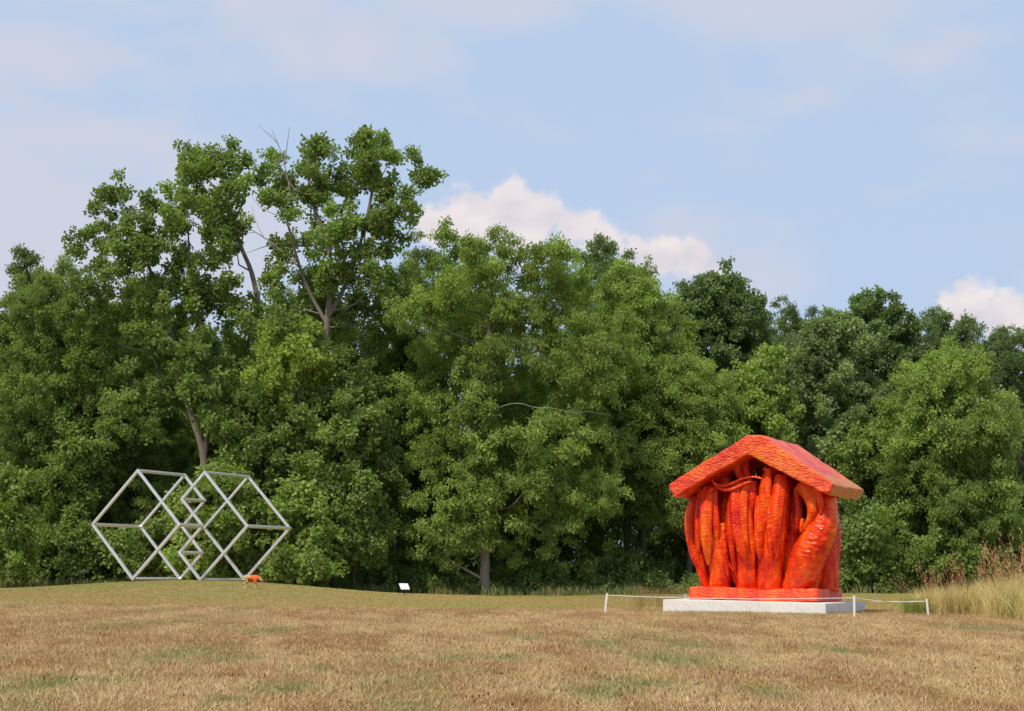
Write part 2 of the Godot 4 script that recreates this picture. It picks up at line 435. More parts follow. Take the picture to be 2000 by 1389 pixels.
const TUBES := [
	["stalk", 0, 0.45, [-2.24,4.05,0.25,0.19,-2.43,3.44,0.41,0.24,-2.43,2.84,0.51,0.24,-2.29,2.14,0.55,0.24,-2.09,1.55,0.51,0.21,-1.96,1.01,0.41,0.17,-1.98,0.76,0.25,0.2]],
	["stalk", 0, 0.5, [-1.83,4.23,0.6,0.27,-1.83,3.72,0.74,0.35,-1.77,3.23,0.84,0.4,-1.64,2.73,0.89,0.43,-1.42,2.05,0.89,0.39,-1.32,1.56,0.84,0.35,-1.34,1.07,0.74,0.35,-1.39,0.78,0.6,0.39]],
	["stalk", 1, 0.12, [-1.32,4.19,0.31,0.19,-1.26,3.73,0.46,0.24,-1.21,3.23,0.58,0.25,-1.15,2.74,0.64,0.25,-1.04,2.05,0.64,0.23,-0.85,1.37,0.58,0.21,-0.74,1.03,0.46,0.2,-0.74,0.79,0.31,0.24]],
	["stalk", 0, 0.4, [-0.64,4.32,0.56,0.27,-0.62,3.92,0.74,0.33,-0.57,3.32,0.86,0.39,-0.46,2.54,0.9,0.37,-0.4,1.81,0.86,0.33,-0.39,1.18,0.74,0.34,-0.45,0.8,0.56,0.38]],
	["stalk", 0, 0.35, [0.66,4.84,0.62,0.3,0.75,4.39,0.77,0.35,0.69,3.9,0.9,0.42,0.62,3.27,0.96,0.47,0.55,2.54,0.96,0.43,0.47,1.82,0.9,0.42,0.4,1.2,0.77,0.42,0.34,0.81,0.62,0.45]],
	["stalk", 1, 0.1, [1.01,4.42,0.2,0.22,1.05,4.02,0.36,0.29,1.06,3.29,0.46,0.34,1.04,2.56,0.5,0.31,0.94,1.83,0.46,0.28,0.82,1.21,0.36,0.25,0.75,0.82,0.2,0.29]],
	["stalk", 1, 0.6, [2.21,4.34,0.59,0.25,2.31,3.9,0.77,0.3,2.33,3.41,0.92,0.37,2.27,2.93,1.02,0.44,2.04,2.46,1.05,0.5,1.74,1.98,1.02,0.52,1.53,1.5,0.92,0.49,1.35,1.12,0.77,0.47,1.25,0.83,0.59,0.52]],
	["stalk", 0, 0.5, [2.08,4.12,0.1,0.29,2.23,3.73,0.24,0.27,2.24,3.24,0.34,0.28,2.14,2.66,0.39,0.3,1.99,2.18,0.39,0.3,1.79,1.7,0.34,0.28,1.64,1.22,0.24,0.25,1.54,0.83,0.1,0.27]],
	["pillar", 3, 0.45, [1.95,4.36,-0.75,0.29,1.91,3.57,-0.75,0.32,1.9,2.59,-0.75,0.34,1.89,1.61,-0.75,0.35,1.89,0.84,-0.75,0.39]],
	["hanging_pod", 2, 0.35, [-1.86,4.15,1.1,0.08,-1.95,3.51,1.17,0.1,-1.97,2.82,1.2,0.1,-1.96,2.23,1.18,0.08,-1.98,1.77,1.11,0.02]],
	["hanging_pod", 2, 0.62, [-1.52,4.22,1.2,0.13,-1.55,3.8,1.34,0.19,-1.58,3.2,1.43,0.21,-1.57,2.62,1.44,0.19,-1.56,2.09,1.37,0.14,-1.59,1.63,1.24,0.03]],
	["hanging_pod", 3, 0.75, [-1.27,3.02,1.15,0.07,-1.19,2.43,1.1,0.07,-1.07,1.95,1.05,0.06,-0.92,1.64,1,0.04,-0.82,1.44,0.95,0.02]],
	["hanging_pod", 2, 0.4, [-0.77,4.1,1.1,0.1,-0.8,3.41,1.24,0.12,-0.77,2.72,1.3,0.12,-0.74,2.14,1.26,0.11,-0.74,1.54,1.13,0.03]],
	["hanging_pod", 2, 0.3, [-0.57,4.34,1.15,0.19,-0.61,3.79,1.27,0.21,-0.58,3.21,1.36,0.2,-0.5,2.67,1.4,0.19,-0.36,2.19,1.38,0.15,-0.31,1.86,1.3,0.1,-0.33,1.64,1.19,0.03]],
	["hanging_pod", 2, 0.55, [-0.29,4.36,1.12,0.18,-0.36,3.79,1.23,0.19,-0.36,3.21,1.31,0.17,-0.3,2.68,1.31,0.14,-0.25,2.29,1.26,0.09,-0.27,2.03,1.15,0.02]],
	["hanging_pod", 3, 0.5, [-0.04,4.41,1.1,0.15,-0.07,3.99,1.1,0.16,-0.11,3.56,1.1,0.13,-0.16,3.22,1.1,0.04]],
	["hanging_pod", 2, 0.55, [0.23,3.89,1.25,0.14,0.21,3.3,1.32,0.15,0.21,2.73,1.35,0.15,0.22,2.2,1.33,0.13,0.21,1.84,1.26,0.06]],
	["hanging_pod", 2, 0.45, [0.54,4.71,1.2,0.16,0.44,4.22,1.34,0.18,0.41,3.59,1.4,0.17,0.39,3.01,1.36,0.14,0.35,2.47,1.23,0.04]],
	["hanging_pod", 3, 0.2, [0.46,4.45,1.5,0.08,0.41,3.97,1.5,0.07,0.39,3.49,1.5,0.03]],
	["hanging_pod", 2, 0.5, [0.94,4.55,1.3,0.2,0.93,3.97,1.41,0.23,0.88,3.3,1.49,0.21,0.84,2.72,1.49,0.17,0.82,2.25,1.44,0.12,0.81,1.89,1.33,0.05]],
	["hanging_pod", 1, 0.2, [0.72,3.88,1.42,0.13,0.64,3.3,1.42,0.14,0.62,2.73,1.42,0.14,0.64,2.15,1.42,0.11,0.68,1.82,1.42,0.04]],
	["hanging_pod", 3, 0.72, [1.68,4.27,1.15,0.3,1.89,3.92,1.26,0.25,2,3.59,1.34,0.19,1.97,3.25,1.34,0.14,1.81,2.97,1.29,0.1,1.59,2.73,1.18,0.03]],
	["hanging_pod", 3, 0.9, [1.64,3.16,1.22,0.06,1.6,2.95,1.22,0.07,1.56,2.74,1.22,0.02]],
	["hanging_pod", 3, 0.5, [2.23,4.11,1.38,0.11,2.27,3.68,1.38,0.11,2.28,3.49,1.38,0.08,2.28,3.32,1.38,0.03]],
	["hanging_pod", 2, 0.28, [-1.38,4.22,1.12,0.11,-1.37,3.7,1.2,0.14,-1.33,3.11,1.24,0.15,-1.31,2.63,1.21,0.11,-1.32,2.24,1.14,0.03]],
	["hanging_pod", 3, 0.4, [-1.68,4.14,1.3,0.09,-1.75,3.7,1.3,0.1,-1.77,3.11,1.3,0.09,-1.78,2.62,1.3,0.03]],
	["hanging_pod", 3, 0.25, [-0.59,3.69,1.42,0.05,-0.61,3.11,1.42,0.06,-0.56,2.53,1.42,0.06,-0.49,2.05,1.42,0.02]],
	["hanging_pod", 2, 0.35, [-0.21,4.29,1,0.12,-0.21,3.7,1.08,0.13,-0.17,3.02,1.14,0.13,-0.1,2.44,1.15,0.11,-0.07,1.96,1.1,0.08,-0.08,1.65,1.02,0.03]],
	["hanging_pod", 3, 0.3, [0,4.34,1.02,0.1,0,3.9,1.02,0.11,-0.03,3.51,1.02,0.08,-0.07,3.27,1.02,0.03]],
	["hanging_pod", 2, 0.6, [0.98,4.52,1.12,0.14,0.99,3.98,1.2,0.17,0.96,3.4,1.26,0.16,0.92,2.83,1.27,0.14,0.9,2.3,1.22,0.09,0.88,2.02,1.14,0.03]],
	["hanging_pod", 3, 0.45, [0.58,4.79,1.5,0.11,0.6,4.3,1.5,0.12,0.57,3.87,1.5,0.1,0.54,3.49,1.5,0.03]],
	["hanging_pod", 2, 0.22, [1.31,4.19,0.8,0.12,1.34,3.71,0.8,0.13,1.35,3.23,0.8,0.12,1.33,2.84,0.8,0.04]],
	["hanging_pod", 3, 0.35, [2.1,4.16,1.32,0.12,2.13,3.78,1.32,0.11,2.11,3.4,1.32,0.09,1.96,3.02,1.32,0.07,1.77,2.73,1.32,0.03]],
	["hanging_pod", 1, 0.3, [-1.13,3.02,1.05,0.12,-1.09,2.53,1.05,0.13,-1.06,2.05,1.05,0.12,-1,1.56,1.05,0.08,-0.97,1.27,1.05,0.03]],
	["hanging_pod", 2, 0.5, [-2.27,3.93,0.75,0.1,-2.34,3.43,0.75,0.12,-2.38,2.83,0.75,0.12,-2.32,2.24,0.75,0.09,-2.23,1.89,0.75,0.03]],
	["stalk_head", 3, 0.55, [-0.62,5.13,1,0.13,-0.63,4.89,1,0.17,-0.57,4.64,1,0.14,-0.49,4.39,1,0.13]],
	["stalk_head", 3, 0.35, [-0.41,5.16,0.85,0.12,-0.4,4.89,0.85,0.15,-0.34,4.6,0.85,0.13,-0.26,4.35,0.85,0.13]],
	["stalk_head", 3, 0.15, [-1.35,4.68,0.55,0.2,-1.24,4.43,0.55,0.23,-1.14,4.13,0.55,0.24]],
	["stalk_head", 3, 0.2, [-2,4.19,0.5,0.16,-2.16,3.94,0.5,0.18,-2.26,3.74,0.5,0.18]],
	["stalk_head", 3, 0.15, [1.52,4.4,0.4,0.29,1.71,4.16,0.4,0.29,1.91,3.92,0.4,0.24]],
	["rope_coil", 3, 0.3, [-1.33,4.44,1.55,0.03,-1.26,4.31,1.55,0.05,-1.05,4.24,1.55,0.05,-0.79,4.26,1.55,0.04,-0.54,4.36,1.55,0.04,-0.23,4.47,1.55,0.03,0.07,4.51,1.55,0.03,0.29,4.48,1.55,0.03,0.46,4.41,1.55,0.02]],
	["rope_coil", 3, 0.3, [-1.3,4.35,1.45,0.05,-1.14,4.19,1.45,0.08,-0.91,4.11,1.45,0.07,-0.65,4.14,1.45,0.07,-0.42,4.23,1.45,0.06,-0.14,4.34,1.45,0.06,0.04,4.39,1.45,0.03]],
	["rope_coil", 3, 0.25, [-1.32,4.17,1.45,0.05,-1.44,4.07,1.45,0.07,-1.58,4.07,1.45,0.06,-1.63,4.16,1.45,0.05,-1.54,4.21,1.45,0.04]]]

# ---------------------------------------------------------------- rope barrier
func rope_barrier() -> void:
	var feet := [[Vector3(3.14, 0.05, -50.5), 0.69, Vector3(0.07, 0, 0)], [Vector3(10.37, 0.05, -46.6), 0.80, Vector3(0.0, 0, 0.02)], [Vector3(13.52, 0.05, -50.0), 0.67, Vector3(-0.06, 0, 0)], [Vector3(6.30, 0.05, -55.5), 0.62, Vector3(0.01, 0, 0)]]
	var said := ["white post leaning right at the left end of the rope barrier", "tallest white rope post, in front of the plinth's right corner", "white rope post standing against the tall dry grass", "white rope post half hidden behind the plinth's left end"]
	var tops := []
	for k in 4:
		var o := thing("rope_post", said[k], "post", feet[k][0], "white posts of the rope barrier")
		var h: float = feet[k][1]
		var lean: Vector3 = feet[k][2]
		var sh := Shape.new()
		block(sh, Vector3(0.032, h / 2, 0.032), 0.008, 0.3, func(q): return q + Vector3(0, h / 2, 0) + lean * ((q.y + h / 2) / h), func(_p): return Color.WHITE)
		part("shaft", sh.mesh(), M.white_paint, o)
		sh = Shape.new()
		block(sh, Vector3(0.036, 0.012, 0.036), 0.006, 0.3, func(q): return q + lean + Vector3(0, h + 0.011, 0), func(_p): return Color.WHITE)
		part("cap", sh.mesh(), M.white_paint, o)
		tops.append(feet[k][0] + lean + Vector3(0, h - 0.045, 0))
	var spans := [[0, 1, 0.07, "white rope sagging in front of the plinth, from the leaning post to the tallest post"], [1, 2, 0.07, "short white rope from the tallest post to the post by the tall grass"], [2, 3, 0.08, "white rope running behind the sculpture from the post by the tall grass"], [3, 0, 0.05, "white rope from the leaning post back to the half-hidden post"]]
	for s in spans:
		var a: Vector3 = tops[s[0]]
		var b: Vector3 = tops[s[1]]
		var pts := []
		for k in 9:
			var t := k / 8.0
			var p := a.lerp(b, t) - Vector3(0, 4.0 * s[2] * t * (1.0 - t), 0)
			pts.append(Vector4(p.x, p.y, p.z, 0.011))
		var sh := Shape.new()
		tube(sh, pts, 0.3, 6, 9, 0.0)
		var r := part("rope", sh.mesh(), M.white_rope, self)
		tag(r, s[3], "rope", "ropes of the barrier")

# ---------------------------------------------------------------- steel cubes
func steel_cubes() -> void:
	var c := Vector3(-16.934, 3.178, -70.0)
	var s := 3.4534
	var th := 0.4383
	var u := Vector3(cos(th), 0, sin(th))
	var n := Vector3(sin(th), 0, -cos(th))
	var v := Vector3.UP
	var h := s / sqrt(2.0)
	var d := h * u + 0.5 * s * n
	var o := thing("cube_frame_sculpture", "two interlocking steel cube frames balanced on edge on the grass mound", "sculpture", c - h * v)
	var q := {
		"a": h * v, "b": h * v + s * n, "c": -h * u, "d": -h * u + s * n, "e": h * u, "g": -h * v, "h": -h * v + s * n, "k": 0.5 * h * (u + v) + s * n, "o": 0.5 * h * (u - v) + s * n, "x": s * n,
		"i": d + h * v, "j": d + h * v + s * n, "m": d + h * u, "n": d + h * u + s * n, "q": d - h * v, "r": d - h * v + s * n, "l": d + 0.5 * h * (v - u), "p": d - 0.5 * h * (u + v), "y": d, "z": d - h * u + s * n}
	for e in ["cd", "ca", "cg", "ae", "eg", "ab", "gh", "db", "dh", "bk", "kx", "xo", "oh", "ey", "im", "mq", "il", "ly", "yp", "pq", "ij", "qr", "mn", "jn", "nr", "jz", "zr", "xz", "kl", "op"]:
		var a: Vector3 = q[e[0]] + h * v
		var b: Vector3 = q[e[1]] + h * v
		var along := (b - a).normalized()
		var side := n if absf(along.dot(n)) < 0.5 else (u + v).normalized()
		var third := along.cross(side).normalized()
		var len := a.distance_to(b) / 2.0 + 0.055
		var mid := (a + b) / 2.0
		var sh := Shape.new()
		# each bar a hair different in size, so that no two faces share a plane where they meet
		var w: float = 0.057 + 0.0007 * ((e.unicode_at(0) * 7 + e.unicode_at(1) * 3) % 9)
		block(sh, Vector3(w, len - 0.01 * (w - 0.057) * 100.0, w), 0.008, 4.0, func(p): return mid + side * p.x + along * p.y + third * p.z, func(_p): return Color.WHITE)
		part("bar", sh.mesh(), M.brushed_steel, o)

# ---------------------------------------------------------------- sign
func white_sign() -> void:
	var at := Vector3(-4.82, ground(-4.82, -72.0), -72.0)
	var o := thing("info_sign", "small tilted white information sign on a low dark post at the lawn's edge", "sign", at)
	var sh := Shape.new()
	var lift := Vector3(0, 0.40, 0)
	var turned := Basis.from_euler(Vector3(deg_to_rad(-50.0), deg_to_rad(24.0), deg_to_rad(0.0)))
	block(sh, Vector3(0.215, 0.205, 0.012), 0.005, 0.5, func(q): return lift + turned * q, func(_p): return Color.WHITE)
	part("panel", sh.mesh(), M.sign_edge, o)
	sh = Shape.new()
	block(sh, Vector3(0.175, 0.16, 0.003), 0.002, 0.5, func(q): return lift + turned * (q + Vector3(0.008, -0.012, 0.0135)), func(_p): return Color.WHITE)
	part("print_sheet", sh.mesh(), M.sign_face, o)
	sh = Shape.new()
	tube(sh, [Vector4(0, -0.1, -0.02, 0.022), Vector4(0, 0.2, -0.02, 0.022), Vector4(0, 0.37, -0.02, 0.022)], 0.2, 10, 9, 0.0)
	part("stake", sh.mesh(), M.dark_post, o)

# ---------------------------------------------------------------- dog
func capsule(p: Vector3, a: Vector3, b: Vector3, ra: float, rb: float) -> float:
	var ab := b - a
	var t := clampf((p - a).dot(ab) / ab.length_squared(), 0.0, 1.0)
	return p.distance_to(a + ab * t) - lerpf(ra, rb, t)

func field(p: Vector3, bones: Array, soft: float) -> float:
	var d := 1.0
	for b in bones:
		var e := capsule(p, b[0], b[1], b[2], b[3])
		var k := maxf(soft - absf(d - e), 0.0) / soft
		d = minf(d, e) - k * k * soft * 0.25
	return d

func surface_net(lo: Vector3, hi: Vector3, cell: float, f: Callable, tone: Callable) -> Shape:
	var n := Vector3i(((hi - lo) / cell).ceil()) + Vector3i.ONE
	var val := PackedFloat32Array()
	val.resize(n.x * n.y * n.z)
	for z in n.z:
		for y in n.y:
			for x in n.x:
				val[x + n.x * (y + n.y * z)] = f.call(lo + Vector3(x, y, z) * cell)
	var sh := Shape.new()
	var at := {}
	for z in n.z - 1:
		for y in n.y - 1:
			for x in n.x - 1:
				var sum := Vector3.ZERO
				var hits := 0
				for e in 12:
					var axis := e / 4
					var o := Vector3i.ZERO
					o[(axis + 1) % 3] = e % 2
					o[(axis + 2) % 3] = (e / 2) % 2
					var o2 := o
					o2[axis] = 1
					var a := val[x + o.x + n.x * (y + o.y + n.y * (z + o.z))]
					var b := val[x + o2.x + n.x * (y + o2.y + n.y * (z + o2.z))]
					if (a < 0.0) != (b < 0.0):
						sum += Vector3(o).lerp(Vector3(o2), a / (a - b))
						hits += 1
				if hits:
					var p := lo + (Vector3(x, y, z) + sum / hits) * cell
					at[Vector3i(x, y, z)] = sh.add(p, tone.call(p))
	for key in at:
		for axis in 3:
			var ua: int = (axis + 1) % 3
			var va: int = (axis + 2) % 3
			if key[ua] == 0 or key[va] == 0: continue
			var k2: Vector3i = key
			k2[axis] += 1
			var a := val[key.x + n.x * (key.y + n.y * key.z)]
			var b := val[k2.x + n.x * (k2.y + n.y * k2.z)]
			if (a < 0.0) == (b < 0.0): continue
			var p1: Vector3i = key; p1[ua] -= 1
			var p2: Vector3i = p1; p2[va] -= 1
			var p3: Vector3i = key; p3[va] -= 1
			if not (at.has(p1) and at.has(p2) and at.has(p3)): continue
			if a > 0.0: sh.quad(at[key], at[p1], at[p2], at[p3])
			else: sh.quad(at[key], at[p3], at[p2], at[p1])
	return sh

func dog() -> void:
	# x runs from rump to nose; the head hangs, sniffing
	var body := [
		[Vector3(0.10, 0.485, 0), Vector3(0.30, 0.45, 0), 0.082, 0.092], [Vector3(0.30, 0.45, 0), Vector3(0.52, 0.44, 0), 0.092, 0.118],
		[Vector3(0.52, 0.45, 0), Vector3(0.62, 0.46, 0), 0.105, 0.085], [Vector3(0.60, 0.47, 0), Vector3(0.75, 0.40, 0.0), 0.075, 0.06],
		[Vector3(0.77, 0.37, 0.01), Vector3(0.82, 0.34, 0.01), 0.066, 0.055], [Vector3(0.84, 0.325, 0.01), Vector3(0.915, 0.285, 0.01), 0.042, 0.032],
		[Vector3(0.755, 0.42, 0.055), Vector3(0.745, 0.33, 0.075), 0.018, 0.026], [Vector3(0.755, 0.42, -0.05), Vector3(0.745, 0.33, -0.07), 0.018, 0.026],
		[Vector3(0.03, 0.50, 0.0), Vector3(-0.02, 0.38, 0.0), 0.024, 0.018], [Vector3(-0.02, 0.38, 0.0), Vector3(-0.05, 0.27, 0.0), 0.018, 0.01]]
	for s in [[0.065, 0.0, 0.0], [-0.065, 0.05, 0.03]]:
		var z: float = s[0]
		var dx: float = s[1]
		var dx2: float = s[2]
		body.append_array([
			[Vector3(0.12, 0.44, z * 0.8), Vector3(0.19 + dx, 0.31, z), 0.085, 0.052], [Vector3(0.19 + dx, 0.31, z), Vector3(0.06 + dx, 0.19, z), 0.045, 0.026],
			[Vector3(0.06 + dx, 0.19, z), Vector3(0.09 + dx, 0.04, z), 0.026, 0.021], [Vector3(0.09 + dx, 0.03, z), Vector3(0.145 + dx, 0.022, z), 0.024, 0.020],
			[Vector3(0.56, 0.40, z), Vector3(0.50 + dx2, 0.27, z * 1.05), 0.062, 0.040], [Vector3(0.50 + dx2, 0.27, z), Vector3(0.53 + dx2, 0.14, z), 0.033, 0.025],
			[Vector3(0.53 + dx2, 0.14, z), Vector3(0.525 + dx2, 0.04, z), 0.024, 0.021], [Vector3(0.525 + dx2, 0.03, z), Vector3(0.58 + dx2, 0.022, z), 0.025, 0.020]])
	var x0 := -11.37
	var at := Vector3(x0, ground(x0 + 0.3, -66.5) - 0.005, -66.5)
	var o := thing("dog", "tan dog in an orange vest sniffing the grass beside the steel cubes", "dog", at)
	o.rotation.y = deg_to_rad(8.0)
	var sh := surface_net(Vector3(-0.12, -0.02, -0.2), Vector3(0.98, 0.62, 0.2), 0.0165, func(p): return field(p, body, 0.035), func(p):
		var c := Color(0.50, 0.30, 0.12).lerp(Color(0.62, 0.42, 0.20), 0.5 + 0.8 * fine.get_noise_3dv(p * 3.0))
		if p.x > 0.86: c = Color(0.09, 0.06, 0.05)                 # dark muzzle
		elif p.x > 0.74: c = Color(0.46, 0.22, 0.13)               # ruddy face
		elif p.y < 0.12: c = Color(0.66, 0.50, 0.30)               # pale socks
		elif p.y < 0.42 and p.x > 0.2 and p.x < 0.42 and absf(p.z) < 0.09: c = Color(0.10, 0.07, 0.06)   # dark belly patch
		return c)
	part("body", sh.mesh(), M.fur, o)
	var torso := body.slice(0, 4)
	for b in body:
		if is_equal_approx((b[0] as Vector3).x, 0.56): torso.append(b)
	sh = surface_net(Vector3(0.2, 0.15, -0.2), Vector3(0.80, 0.66, 0.2), 0.0165, func(p):
		var d := field(p, torso, 0.035) - 0.014
		return maxf(d, maxf(absf(p.x - 0.47) - 0.185, 0.265 - p.y)), func(_p): return Color.WHITE)
	part("vest", sh.mesh(), M.vest_cloth, o)
	for z in [0.048, -0.03]:
		sh = Shape.new()
		tube(sh, [Vector4(0.827, 0.366, z, 0.004), Vector4(0.832, 0.364, z, 0.009), Vector4(0.838, 0.361, z, 0.004)], 0.004, 8, 9, 0.0)
		part("eye", sh.mesh(), M.dark_wet, o)
	sh = Shape.new()
	tube(sh, [Vector4(0.928, 0.292, 0.01, 0.006), Vector4(0.941, 0.287, 0.01, 0.017), Vector4(0.953, 0.280, 0.01, 0.006)], 0.006, 10, 9, 0.0)
	part("nose", sh.mesh(), M.dark_wet, o)

# ---------------------------------------------------------------- trees
var CLUSTER := []
const TINT := [Color(0.262, 0.335, 0.102), Color(0.335, 0.410, 0.118), Color(0.195, 0.268, 0.108), Color(0.285, 0.335, 0.155), Color(0.268, 0.345, 0.104), Color(0.380, 0.440, 0.105)]

func leaf_shape(sh: Shape, p: Vector3, along: Vector3, face: Vector3, len: float, wide: float) -> void:
	var side := along.cross(face).normalized() * wide * 0.5
	var dip := face.normalized() * wide * 0.18
	var a := sh.add(p, Color.WHITE)
	var b := sh.add(p + along * len * 0.42 + side + dip, Color.WHITE)
	var c := sh.add(p + along * len, Color.WHITE)
	var d := sh.add(p + along * len * 0.42 - side + dip, Color.WHITE)
	sh.tri(a, b, c); sh.tri(a, c, d)

func clusters() -> void:      # sprigs about 0.45 m in radius: 0 broad leaves, 1 layered drooping sprays, 2 small leaves, 3 large vine leaves
	var rng := RandomNumberGenerator.new()
	rng.seed = 21
	for kind in 4:
		var sh := Shape.new()
		var n: int = [26, 0, 40, 22][kind]
		for k in n:
			var d := Vector3(rng.randfn(), rng.randfn() * 0.8, rng.randfn()).normalized()
			var p: Vector3 = d * 0.30 * pow(rng.randf(), 0.5)
			var along := (d * 0.6 + Vector3(rng.randfn(), rng.randfn() - 0.5, rng.randfn()) * 0.7).normalized()
			var face := (Vector3(rng.randfn(), rng.randfn() + 0.9, rng.randfn()) + d * 0.9).normalized()
			if absf(face.dot(along)) > 0.95: face = Vector3(face.z, face.x, face.y)
			var len: float = [0.19, 0.0, 0.145, 0.20][kind] * rng.randf_range(0.75, 1.2)
			leaf_shape(sh, p, along, face, len, len * [0.85, 0.0, 0.62, 0.9][kind])
		if kind == 1:
			for spray in 7:           # compound leaves: a stalk of leaflets that droops outwards
				var a := TAU * spray / 7.0 + rng.randf_range(-0.3, 0.3)
				var out := Vector3(cos(a), 0, sin(a))
				var reach := rng.randf_range(0.35, 0.55)
				var y0 := rng.randf_range(-0.16, 0.16)
				for k in 9:
					var t := (k / 2 + 1) / 5.0
					var p := out * reach * t + Vector3(0, y0 + 0.18 * t - 0.26 * t * t, 0)
					var s := -1.0 if k % 2 else 1.0
					var along := (out * 0.6 + out.cross(Vector3.UP) * s * (0.8 if k < 8 else 0.0) + Vector3(0, rng.randf_range(-0.45, 0.1), 0)).normalized()
					leaf_shape(sh, p, along, (Vector3.UP + Vector3(rng.randfn(), rng.randfn(), rng.randfn()) * 0.85).normalized(), rng.randf_range(0.13, 0.19), 0.075)
		CLUSTER.append(sh.mesh(false))

func crown(lobes: Array, kind: int, tint: Color, dens: float, parent: Node3D, rng: RandomNumberGenerator, odd := 0.0) -> void:
	var xf := []
	var cols := []
	var flat: float = [0.9, 0.92, 0.9, 0.9][kind]
	for L in lobes:
		var own := tint * rng.randf_range(0.80, 1.22)
		own = own.lerp(Color(own.g * 0.8, own.g, own.b), rng.randf_range(0.0, 0.4))
		var n := int(dens * L.w * L.w) + 6
		var knot := Vector3.ZERO
		var left := 0
		var shade := 1.0
		var size := rng.randf_range(0.78, 1.18)
		for k in n:
			if left == 0:              # sprigs sit together in tufts, with gaps between the tufts
				var d := Vector3(rng.randfn(), rng.randfn() + 0.15, rng.randfn()).normalized()
				knot = d * L.w * pow(rng.randf_range(0.08, 1.0), 0.36)
				knot.y *= flat
				if rng.randf() < 0.16: knot = knot.normalized() * L.w * rng.randf_range(1.0, 1.38) + Vector3(0, 0.12, 0)
				left = rng.randi_range(3, 7)
				shade = rng.randf_range(0.85, 1.18)
			left -= 1
			var p := knot + Vector3(rng.randfn(), rng.randfn() * 0.7, rng.randfn()) * 0.17
			p += Vector3(L.x, L.y, L.z)
			if p.y < 0.1: p.y = rng.randf_range(0.1, 0.5)
			var lean := Basis(Vector3(rng.randfn(), 0, rng.randfn() + 0.01).normalized(), rng.randf_range(0.0, 0.7))
			var b := lean * Basis(Vector3.UP, rng.randf_range(0.0, TAU))
			xf.append(Transform3D(b.scaled(Vector3.ONE * size * rng.randf_range(0.75, 1.25)), p))
			var c := own * shade * rng.randf_range(0.9, 1.12)
			if odd > 0.0 and rng.randf() < odd: c = Color(0.42, 0.20, 0.03)
			cols.append(c)
	scatter("crown", CLUSTER[kind], M.leaf, xf, cols, parent)

func wood(paths: Array, lobes: Array, share: float, col: Color, parent: Node3D, rng: RandomNumberGenerator, twig := 0.035) -> void:
	var sh := Shape.new()
	for p in paths:
		tube(sh, p, 0.35, 10, 9, 0.0, col, false)
	part("trunk", sh.mesh(), M.bark, parent)
	var main := []
	for p in paths: main.append_array(smooth_path(p, 0.5))
	for L in lobes:
		if rng.randf() > share: continue
		var to := Vector3(L.x, L.y, L.z)
		var best: Vector4 = main[0]
		var cost := 1e9
		for m in main:
			var q := Vector3(m.x, m.y, m.z)
			var e := q.distance_to(to) + (4.0 if m.y > to.y - 0.3 else 0.0) + 1.2 * absf(m.y - (to.y - 1.5))
			if e < cost:
				cost = e
				best = m
		var from := Vector3(best.x, best.y, best.z)
		var mid := from.lerp(to, 0.5) + Vector3(rng.randfn(), rng.randfn() - 1.0, rng.randfn()) * 0.18
		var r := minf(best.w * 0.6, twig + 0.012 * from.distance_to(to))
		sh = Shape.new()
		tube(sh, [Vector4(from.x, from.y, from.z, r), Vector4(mid.x, mid.y, mid.z, r * 0.75), Vector4(to.x, to.y, to.z, r * 0.35)], 0.5, 6, 9, 0.0, col, false)
		part("limb", sh.mesh(), M.bark, parent)

